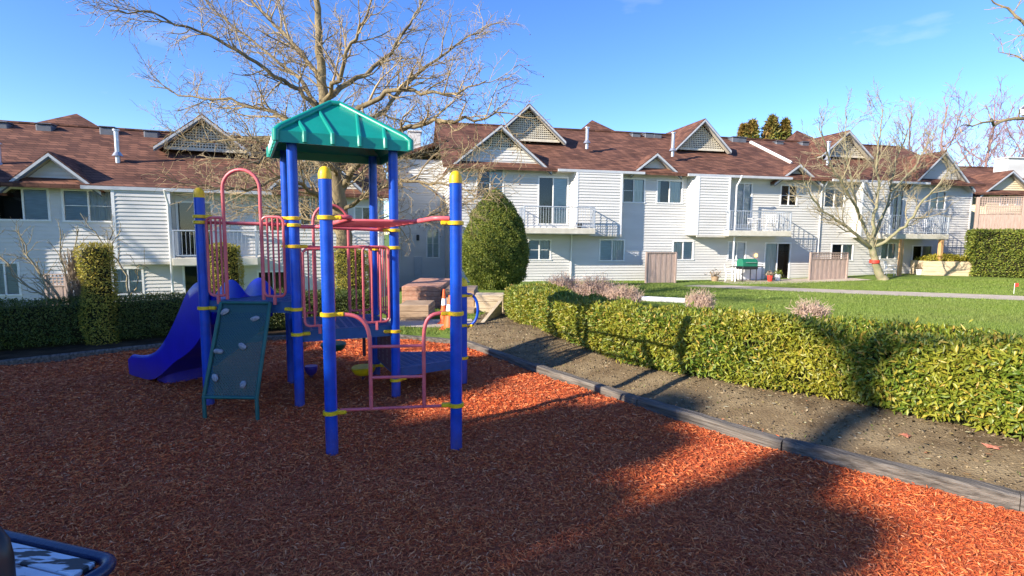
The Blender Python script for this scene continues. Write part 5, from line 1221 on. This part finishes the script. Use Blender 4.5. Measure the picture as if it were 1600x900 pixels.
er = [(-0.72, 8.05), (0.30, 6.52), (1.30, 5.13), (2.18, 4.04), (3.22, 3.17), (5.2, 1.60)]
lr = ['weathered edging timber at the far end below the hedge bend', 'weathered edging timber, second from the far end on the right side', 'weathered edging timber crossed by the post shadows', 'weathered edging timber in front of the forked shadow', 'nearest weathered edging timber at the right edge']
for i in range(5): timber(er[i], er[i + 1], .11, -.08, .075 + .012 * min(i, 3), 'edging_timber', lr[i], M['oldtimber'], 'timbers edging the mulch on the right', i)
ll_ = ['grey edging timber at the far left before the dark hedge', 'grey edging timber left of the golden cedar column', 'grey edging timber right of the golden cedar column', 'grey edging timber behind the slide', 'grey edging timber behind the square deck', 'grey edging timber ending at the walkway']
for i in range(6): timber(EDGE_B[i], EDGE_B[i + 1], .10, -.08, .07, 'edging_timber', ll_[i], M['oldtimber'], 'timbers edging the mulch at the back', 20 + i)

# ------------------------------------------------------------------ mulch chips, soil crumbs, litter, grass
def scatter(n, x0, x1, y0, y1): return NR.uniform(x0, x1, n), NR.uniform(y0, y1, n)
def chips(x, y, ln, wd):
    n = len(x); z = ground(x, y) + NR.uniform(.001, .016, n); a = NR.rand(n) * math.pi * 2; d = np.stack([np.cos(a), np.sin(a), NR.normal(0, .22, n)], 1); s_ = unit(np.stack([-np.sin(a), np.cos(a), NR.normal(0, .45, n)], 1))
    c = np.stack([x, y, z], 1); l2 = (ln * NR.uniform(.45, 1.3, (n, 1))) * .5; w2 = (wd * NR.uniform(.5, 1.5, (n, 1))) * .5; bend = np.array([0, 0, 1]) * l2 * NR.uniform(-.05, .3, (n, 1))
    V_ = np.stack([c - d * l2 - s_ * w2 * .6, c - d * l2 + s_ * w2 * .6, c + bend + s_ * w2, c + d * l2 + s_ * w2 * .5, c + d * l2 - s_ * w2 * .5, c + bend - s_ * w2], 1).reshape(-1, 3)
    i = np.arange(n)[:, None] * 6; return V_, np.concatenate([i + np.array([[0, 5, 2, 1]]), i + np.array([[5, 4, 3, 2]])])
VV = []; FF = []; nn_ = 0
for (y0, y1, dens, ln, wd) in ((1.7, 3.4, 8200, .034, .0052), (3.4, 5.0, 5200, .037, .0066), (5.0, 6.6, 3200, .042, .0085), (6.6, 8.6, 2000, .050, .011)):
    xm = y1 * 1.02 + .2; area = 2 * xm * (y1 - y0); x, y = scatter(int(area * dens), -xm, xm, y0, y1); k = inpoly(x, y, MULCH) & (np.abs(x) < y * 1.02 + .3); x, y = x[k], y[k]; a, b = chips(x, y, ln, wd); VV.append(a); FF.append(b + nn_); nn_ += len(a)
x, y = scatter(1500, 1.6, 7, 1.2, 6); k = (segdist(x, y, er) < .22); a, b = chips(x[k], y[k], .05, .008); VV.append(a); FF.append(b + nn_)
tag(fast('mulch_chips', np.concatenate(VV), np.concatenate(FF), M['chips']), kind='stuff')
x, y = scatter(60000, -1.2, 6.5, 1.0, 12.5); k = inpoly(x, y, SOILP) & ~inpoly(x, y, MULCH); x, y = x[k], y[k]; n = len(x)
c = np.stack([x, y, ground(x, y)], 1); r = NR.uniform(.003, .016, (n, 1)) ** 1.0; offs = NR.normal(0, 1, (n, 5, 3)); offs[:, :, 2] *= .6; offs[:, 4, 2] = 1.0
V_ = (c[:, None, :] + offs * r[:, None, :] * .8).reshape(-1, 3); f = np.array([[0, 1, 4], [1, 2, 4], [2, 3, 4], [3, 0, 4]]); tag(fast('soil_crumbs', V_, (np.arange(n)[:, None, None] * 5 + f[None]).reshape(-1, 3), M['clods']), kind='stuff')
x, y = scatter(3200, -1.2, 6.5, 1.0, 12.5); k = inpoly(x, y, SOILP) & ~inpoly(x, y, MULCH); x, y = x[k], y[k]; P = np.stack([x, y, ground(x, y) + .006], 1); a, b = leaves(P, np.tile([0, 0, .1], (len(P), 1)), .05, .026, 1.0); a[:, 2] = np.repeat(ground(x, y), 4) + .012 + np.abs(a[:, 2] - np.repeat(P[:, 2], 4)) * .12
tag(fast('leaf_litter', a, b, M['litter']), kind='stuff')
x, y = scatter(5000, -1.2, 6.5, 1.0, 12.5); k = inpoly(x, y, SOILP) & ~inpoly(x, y, MULCH) & (wav(x, y, 2.2, 5) > -.05); x, y = x[k], y[k]; P = np.stack([x, y, ground(x, y)], 1); a, b = leaves(P, np.tile([0, 0, .5], (len(P), 1)), .028, .010, .8); tag(fast('weeds', a, b, M['weeds']), kind='stuff')
def maple(x, y, r_, a0, label):
    pts = []; spec = [(0, 1), (14, .45), (30, .85), (46, .4), (66, .95), (90, .42), (120, .6), (165, .22)]
    for sgn in (1, -1):
        l = [(math.radians(a * sgn) + a0, q) for a, q in spec]; pts += l if sgn == 1 else l[:0:-1]
    rr_3 = random.Random(3); mb = MB(); mb.add([(x, y, gz(x, y) + .03)] + [(x + math.cos(a) * q * r_, y + math.sin(a) * q * r_, gz(x, y) + .012 + .03 * rr_3.random() * q) for a, q in pts], [(0, i + 1, (i + 1) % len(pts) + 1) for i in range(len(pts))])
    return tag(mb.build('maple_leaf', M['litter_red']), label, 'leaf', 'fallen maple leaves')
M['litter_red'] = mat('dry_maple_leaf', (0.30, 0.085, 0.05), .8, col2=(0.42, 0.17, 0.10), scale=40)
g_ = G(1551, 697, .16); maple(g_.x, g_.y, .075, 1.0, 'large red-brown maple leaf on the soil near the right edge'); g_ = G(1418, 676, .16); maple(g_.x, g_.y, .06, 2.2, 'red-brown maple leaf on the soil below the forked shadow')
def blades(x, y, h, w_):
    n = len(x); z = ground(x, y); a = NR.rand(n) * 6.28; hh = h * NR.uniform(.5, 1.3, n); c = np.stack([x, y, z], 1); s_ = np.stack([np.cos(a), np.sin(a), 0 * a], 1) * (w_ / 2); tip = c + np.stack([NR.normal(0, .35, n) * hh, NR.normal(0, .35, n) * hh, hh], 1)
    return np.stack([c - s_, c + s_, tip], 1).reshape(-1, 3), np.arange(n * 3).reshape(-1, 3)
VV = []; FF = []; nn_ = 0
for (x0, x1, y0, y1, n, h, w_) in ((1.2, 14, 5.2, 10.5, 120000, .045, .009), (.6, 20, 10.5, 16, 130000, .05, .014), (1, 26, 16, 27, 110000, .055, .022), (-3.6, -.4, 8.6, 12, 16000, .05, .009)):
    x, y = scatter(n, x0, x1, y0, y1); HF = HEDGE_FOOT + [(20, -5), (40, 30), (.9, 40)]
    k = (np.abs(x) < y * 1.05 + 1) & ~inpoly(x, y, MULCH) & ~inpoly(x, y, SOILP) if x0 > 0 else ~inpoly(x, y, MULCH) & ~inpoly(x, y, SOILP)
    pth = np.hypot(0, 0) if False else segdist(x, y, [(8.6, 24.6), (10.2, 23.0), (11.7, 21.6), (13.1, 20.5), (14.6, 19.4), (16.2, 18.3), (17.6, 17.3), (20, 15.6)]) > 1.45
    pth &= segdist(x, y, [(-2.9, 10.2), (-1.6, 10.0), (-0.75, 10.1)]) > .63
    k &= pth; a, b = blades(x[k], y[k], h, w_); VV.append(a); FF.append(b + nn_); nn_ += len(a)
tag(fast('grass', np.concatenate(VV), np.concatenate(FF), M['grass']), kind='stuff')

# ------------------------------------------------------------------ retaining boxes, cones, pipe, flag
def wbox(name, label, cat, px0, px1, Y_, z0, z1, dep, m, boards=0, group=None):
    a, b = YA(px0, 470, Y_), YA(px1, 470, Y_); o = thing(name, ((a.x + b.x) / 2, Y_ + dep / 2, z0), label, cat, group=group)
    if boards:
        hh = (z1 - z0) / boards
        for k in range(boards): mb = MB(); mb.box(a.x, b.x, Y_ - .004 * (k % 2), Y_ + dep, z0 + k * hh + .004, z0 + (k + 1) * hh, b=.01); mb.build('board', m, o, world=True)
    return o
wbox('timber_planter', 'brown timber planter box behind the square deck', 'planter', 622, 670, 10.4, -.1, .30, .8, M['timber'], 3, 'timber boxes by the steps')
pb = wbox('brick_planter', 'reddish planter wall of short blocks above the brown timber box', 'planter', 628, 689, 12.6, -.15, .46, 2.5, M['brick'], 5)
wbox('retaining_wall', 'pale timber retaining wall between the steps and the hedge', 'wall', 742, 787, 11.6, -.1, .38, .5, M['paletimber'], 3)
st_ = thing('timber_steps', (YA(716, 470, 11.5).x, 11.5, -.1), 'timber steps climbing between the planters', 'steps')
for k in range(3):
    a, b = YA(692, 470, 11.2 + k * .55), YA(741, 470, 11.2 + k * .55); mb = MB(); mb.box(a.x, b.x, 11.2 + k * .55, 13.6, -.1 + k * .002, .10 + k * .15, b=.012); mb.build('step', M['timber'], st_, world=True)
a = Vector((-.62, 9.55, 0)); mb = MB(); b = Vector((-.28, 11.3, 0)); mb.slab([Z(a, -.05), Z(b, -.05), Z(b, .30), Z(a, .05)], (.07, 0, 0)); tag(mb.build('retaining_board', M['paletimber']), 'sloping board holding the soil beside the hedge bend', 'board')
def cone(px, py, h, r0, label):
    g_ = G(px, py, .0); z0 = gz(g_.x, g_.y) + .012; o = thing('traffic_cone', (g_.x, g_.y, z0), label, 'cone', group='orange cones by the walkway')
    mb = MB(); mb.box(-r0 * 1.35, r0 * 1.35, -r0 * 1.35, r0 * 1.35, 0, .025, b=.008); mb.build('cone_base', M['orange'], o)
    mb = MB(); mb.lathe([(r0, .025), (r0 * .25, h)], (0, 0, 0), 18); mb.build('cone_body', M['orange'], o, smooth=True)
    t0, t1 = .52, .72; mb = MB(); mb.lathe([(r0 * (1 - .75 * t0) + .003, .025 + (h - .025) * t0), (r0 * (1 - .75 * t1) + .003, .025 + (h - .025) * t1)], (0, 0, 0), 18); mb.build('white_band', M['white'], o, smooth=True)
cone(694, 506, .66, .085, 'slim orange cone with white band, farther left of the two'); cone(704, 517, .60, .13, 'orange cone mostly hidden behind the right front post')
mb = MB(); a = YA(985, 459, 15.0); b = YA(1071, 461, 14.2); a = Z(a, gz(a.x, a.y) + .09); b = Z(b, gz(b.x, b.y) + .09); mb.tube([a, b], .075, 16, cap=False); mb.tube([b, a], .062, 16, cap=False); tag(mb.build('drain_pipe', M['pvc'], smooth=True), 'white plastic pipe lying on the lawn', 'pipe')
g_ = YA(1584, 459, 19.5); z0 = gz(g_.x, g_.y); fl = thing('marker_flag', (g_.x, g_.y, z0), 'small red marker flag stuck in the lawn', 'flag'); mb = MB(); mb.tube([(0, 0, 0), (0, 0, .42)], .008, 6); mb.build('stake', M['pvc'], fl); mb = MB(); mb.slab([(0, 0, .26), (.16, 0, .30), (.14, 0, .42), (0, 0, .42)], (0, .006, 0)); mb.build('flag_cloth', M['red'], fl)
# fence screens by the patios
def fence(name, label, a, b, z0, h, post_w=.09, lattice=0.0, group=None, top=None):
    a = Vector(a); b = Vector(b); d = (b - a); Lf = d.length; d.normalize(); n = Vector((-d.y, d.x, 0)); o = thing(name, (a.x, a.y, z0), label, 'fence', group=group)
    R4 = lambda p: Matrix.Translation(p) @ Matrix(((d.x, n.x, 0, 0), (d.y, n.y, 0, 0), (0, 0, 1, 0), (0, 0, 0, 1)))
    k = max(1, round(Lf / 2.4))
    for i in range(k + 1): mb = MB(); mb.box(-post_w / 2, post_w / 2, -post_w / 2, post_w / 2, -.1, h + .04, b=.01, M4=R4(Z(a + d * Lf * i / k, z0))); mb.build('fence_post', M['fence'], o, world=True)
    hb_ = h - lattice; x = .06; mb = MB(); j = 0
    while x < Lf - .05: mb.box(x, min(x + .135, Lf - .04), -.012 + .012 * (j % 2), .008 + .012 * (j % 2), 0.03, hb_ - .03, M4=R4(Z(a, z0))); x += .14; j += 1
    mb.build('board_panel', M['fence'], o, world=True)
    mb = MB(); mb.box(.04, Lf - .04, -.035, .035, hb_ - .03, hb_ + .01, M4=R4(Z(a, z0))); mb.box(.0, Lf, -.05, .05, h - .0, h + .035, M4=R4(Z(a, z0))); mb.build('fence_rail', M['fence'], o, world=True)
    if lattice:
        mb = MB(); x = .08
        while x < Lf - .05: mb.box(x, x + .04, -.004, .008, hb_ + .01, h, M4=R4(Z(a, z0))); x += .11
        z = hb_ + .05
        while z < h: mb.box(.04, Lf - .04, -.018, -.006, z, z + .035, M4=R4(Z(a, z0))); z += .1
        mb.build('lattice_panel', M['fence'], o, world=True)
    return o
ga = A.world(A.u(1011, -1.7), -1.7); gb = A.world(A.u(1057, -1.7), -1.7); fence('privacy_fence', 'weathered pinkish board fence panel beside the shaded wall', Z(ga, 0), Z(gb, 0), gz(ga.x, ga.y), 1.5)
ga = A.world(A.u(1268, -1.5), -1.5); gb = A.world(A.u(1326, -1.5), -1.5); fence('privacy_fence', 'weathered pinkish fence panel with lattice top left of the pale tree', Z(ga, 0), Z(gb, 0), gz(ga.x, ga.y), 1.45, lattice=.3)
ga = YA(72, 440, 17.5); gb = YA(104, 440, 17.6); fence('privacy_fence', 'small slatted fence panel behind the hedge at the far left', Z(ga, 0), Z(gb, 0), -1.5, 1.75, lattice=.35)
ga = YA(1522, 380, 31.5); gb = YA(1750, 380, 29.0); fence('tall_fence', 'tall weathered fence with lattice top in front of the cream house', Z(ga, 0), Z(gb, 0), gz(ga.x, ga.y), YA(1522, 309, 31.5).z - gz(ga.x, ga.y), .16, lattice=.95)
# things on the patios and balconies
def local_thing(h, name, u, v, z, label, cat, group=None):
    p = h.world(u, v, z); return thing(name, p, label, cat, h.a, group)
u, z = A.hit(1166, 436, -1.3); o = local_thing(A, 'barbecue', u, -1.3, .05, 'barbecue with green rounded lid on the patio under the second balcony', 'barbecue')
mb = MB(); prof_ = [(-.28, .78), (-.28, .98), (-.22, 1.1), (-.08, 1.16), (.08, 1.16), (.22, 1.1), (.28, .98), (.28, .78)]; mb.slab([(-.42, y, z) for y, z in prof_], (.84, 0, 0)); mb.build('lid', M['green'], o)
mb = MB(); mb.box(-.45, .45, -.3, .3, .62, .78, b=.03); mb.build('firebox', M['black'], o)
mb = MB(); mb.box(-.85, -.47, -.25, .25, .74, .77); mb.box(.47, .85, -.25, .25, .74, .77); mb.build('side_shelf', M['black'], o)
for x in (-.4, .4):
    for y in (-.24, .24): mb = MB(); mb.tube([(x, y, 0), (x, y, .62)], .022, 8); mb.build('leg', M['black'], o)
mb = MB(); mb.tube([(-.3, -.33, .98), (.3, -.33, .98)], .014, 8); mb.build('handle', M['metal'], o)
u, _ = A.hit(1170, 420, -.5); o = local_thing(A, 'storage_chest', u, -.45, .05, 'white storage chest against the wall behind the barbecue', 'chest'); mb = MB(); mb.box(-.62, .62, -.28, .28, 0, .85, b=.03); mb.build('chest_body', M['white'], o); mb = MB(); mb.box(-.65, .65, -.31, .31, .852, .92, b=.02); mb.build('lid', M['white'], o)
def chair(h, u, v, z, label, rz, group):
    o = local_thing(h, 'garden_chair', u, v, z, label, 'chair', group); o.rotation_euler.z += rz
    mb = MB(); mb.box(-.25, .25, -.24, .24, .40, .43, b=.01); mb.build('seat', M['white'], o)
    mb = MB()
    for x in (-.22, -.11, 0, .11, .22): mb.tube([(x, .22, .43), (x * 1.05, .30, .85)], .012, 6)
    mb.tube([(-.25, .30, .86), (.25, .30, .86)], .016, 6); mb.build('backrest', M['white'], o)
    for x in (-.23, .23):
        for y in (-.21, .21): mb = MB(); mb.tube([(x, y, .4), (x * 1.1, y * 1.1, 0)], .014, 6); mb.build('leg', M['white'], o)
        mb = MB(); mb.tube([(x * 1.15, -.2, .42), (x * 1.15, -.2, .62), (x * 1.15, .25, .64)], .014, 6); mb.build('armrest', M['white'], o)
gr = 'white garden chairs at the apartment house'
chair(A, A.u(1180, -.8), -.65, zf - .02, 'white slatted chair on the second balcony', .4, gr); chair(A, A.u(1208, -.8), -.6, zf - .02, 'white slatted chair at the right end of the second balcony', -.5, gr)
chair(A, A.u(1425, -.8), -.75, zf - .1, 'white slatted chair on the third balcony, nearer its door', .3, gr); chair(A, A.u(1447, -.8), -.7, zf - .1, 'white slatted chair on the third balcony, below its window', -.2, gr)
chair(A, A.u(1142, -1.4), -1.5, .05, 'white slatted chair on the patio left of the barbecue', .9, gr); chair(A, A.u(1395, -1.2), -1.2, .2, 'white slatted chair at ground level beside the pale tree', .5, gr)
def pot(h, u, v, z, r_, hh, m, label, plant=None):
    o = local_thing(h, 'plant_pot', u, v, z, label, 'plant pot', 'pots at the apartment house'); mb = MB(); mb.lathe([(r_ * .7, 0), (r_, hh), (r_ * 1.06, hh), (r_ * 1.06, hh + .03), (r_ * .9, hh + .03)], (0, 0, 0), 14); mb.build('pot', m, o, smooth=True)
    if plant: P = NR.normal(0, r_ * .7, (90, 3)); P[:, 2] = hh + np.abs(P[:, 2]) ; a_, b_ = leaves(P, np.tile([0, 0, 1.], (90, 1)), .16, .05, .7); fast('foliage', a_, b_, plant, o)
pot(A, A.u(1200, -1.2), -1.5, .05, .14, .26, M['red'], 'red pot right of the barbecue', M['deadtwig']); pot(A, A.u(1218, -1.2), -1.2, .05, .16, .3, M['white'], 'pale pot before the patio door', M['conifer'])
pot(A, A.u(906, -.9), -.8, zf, .12, .2, M['black'], 'dark pot on the first balcony', None); pot(A, A.u(1118, -.9), -1.0, .0, .2, .25, M['timber'], 'low brown tub with dry stems against the wall', M['deadtwig']); pot(A, A.u(1440, -.9), -.9, .25, .16, .3, M['white'], 'pale pot under the third balcony', M['deadtwig'])
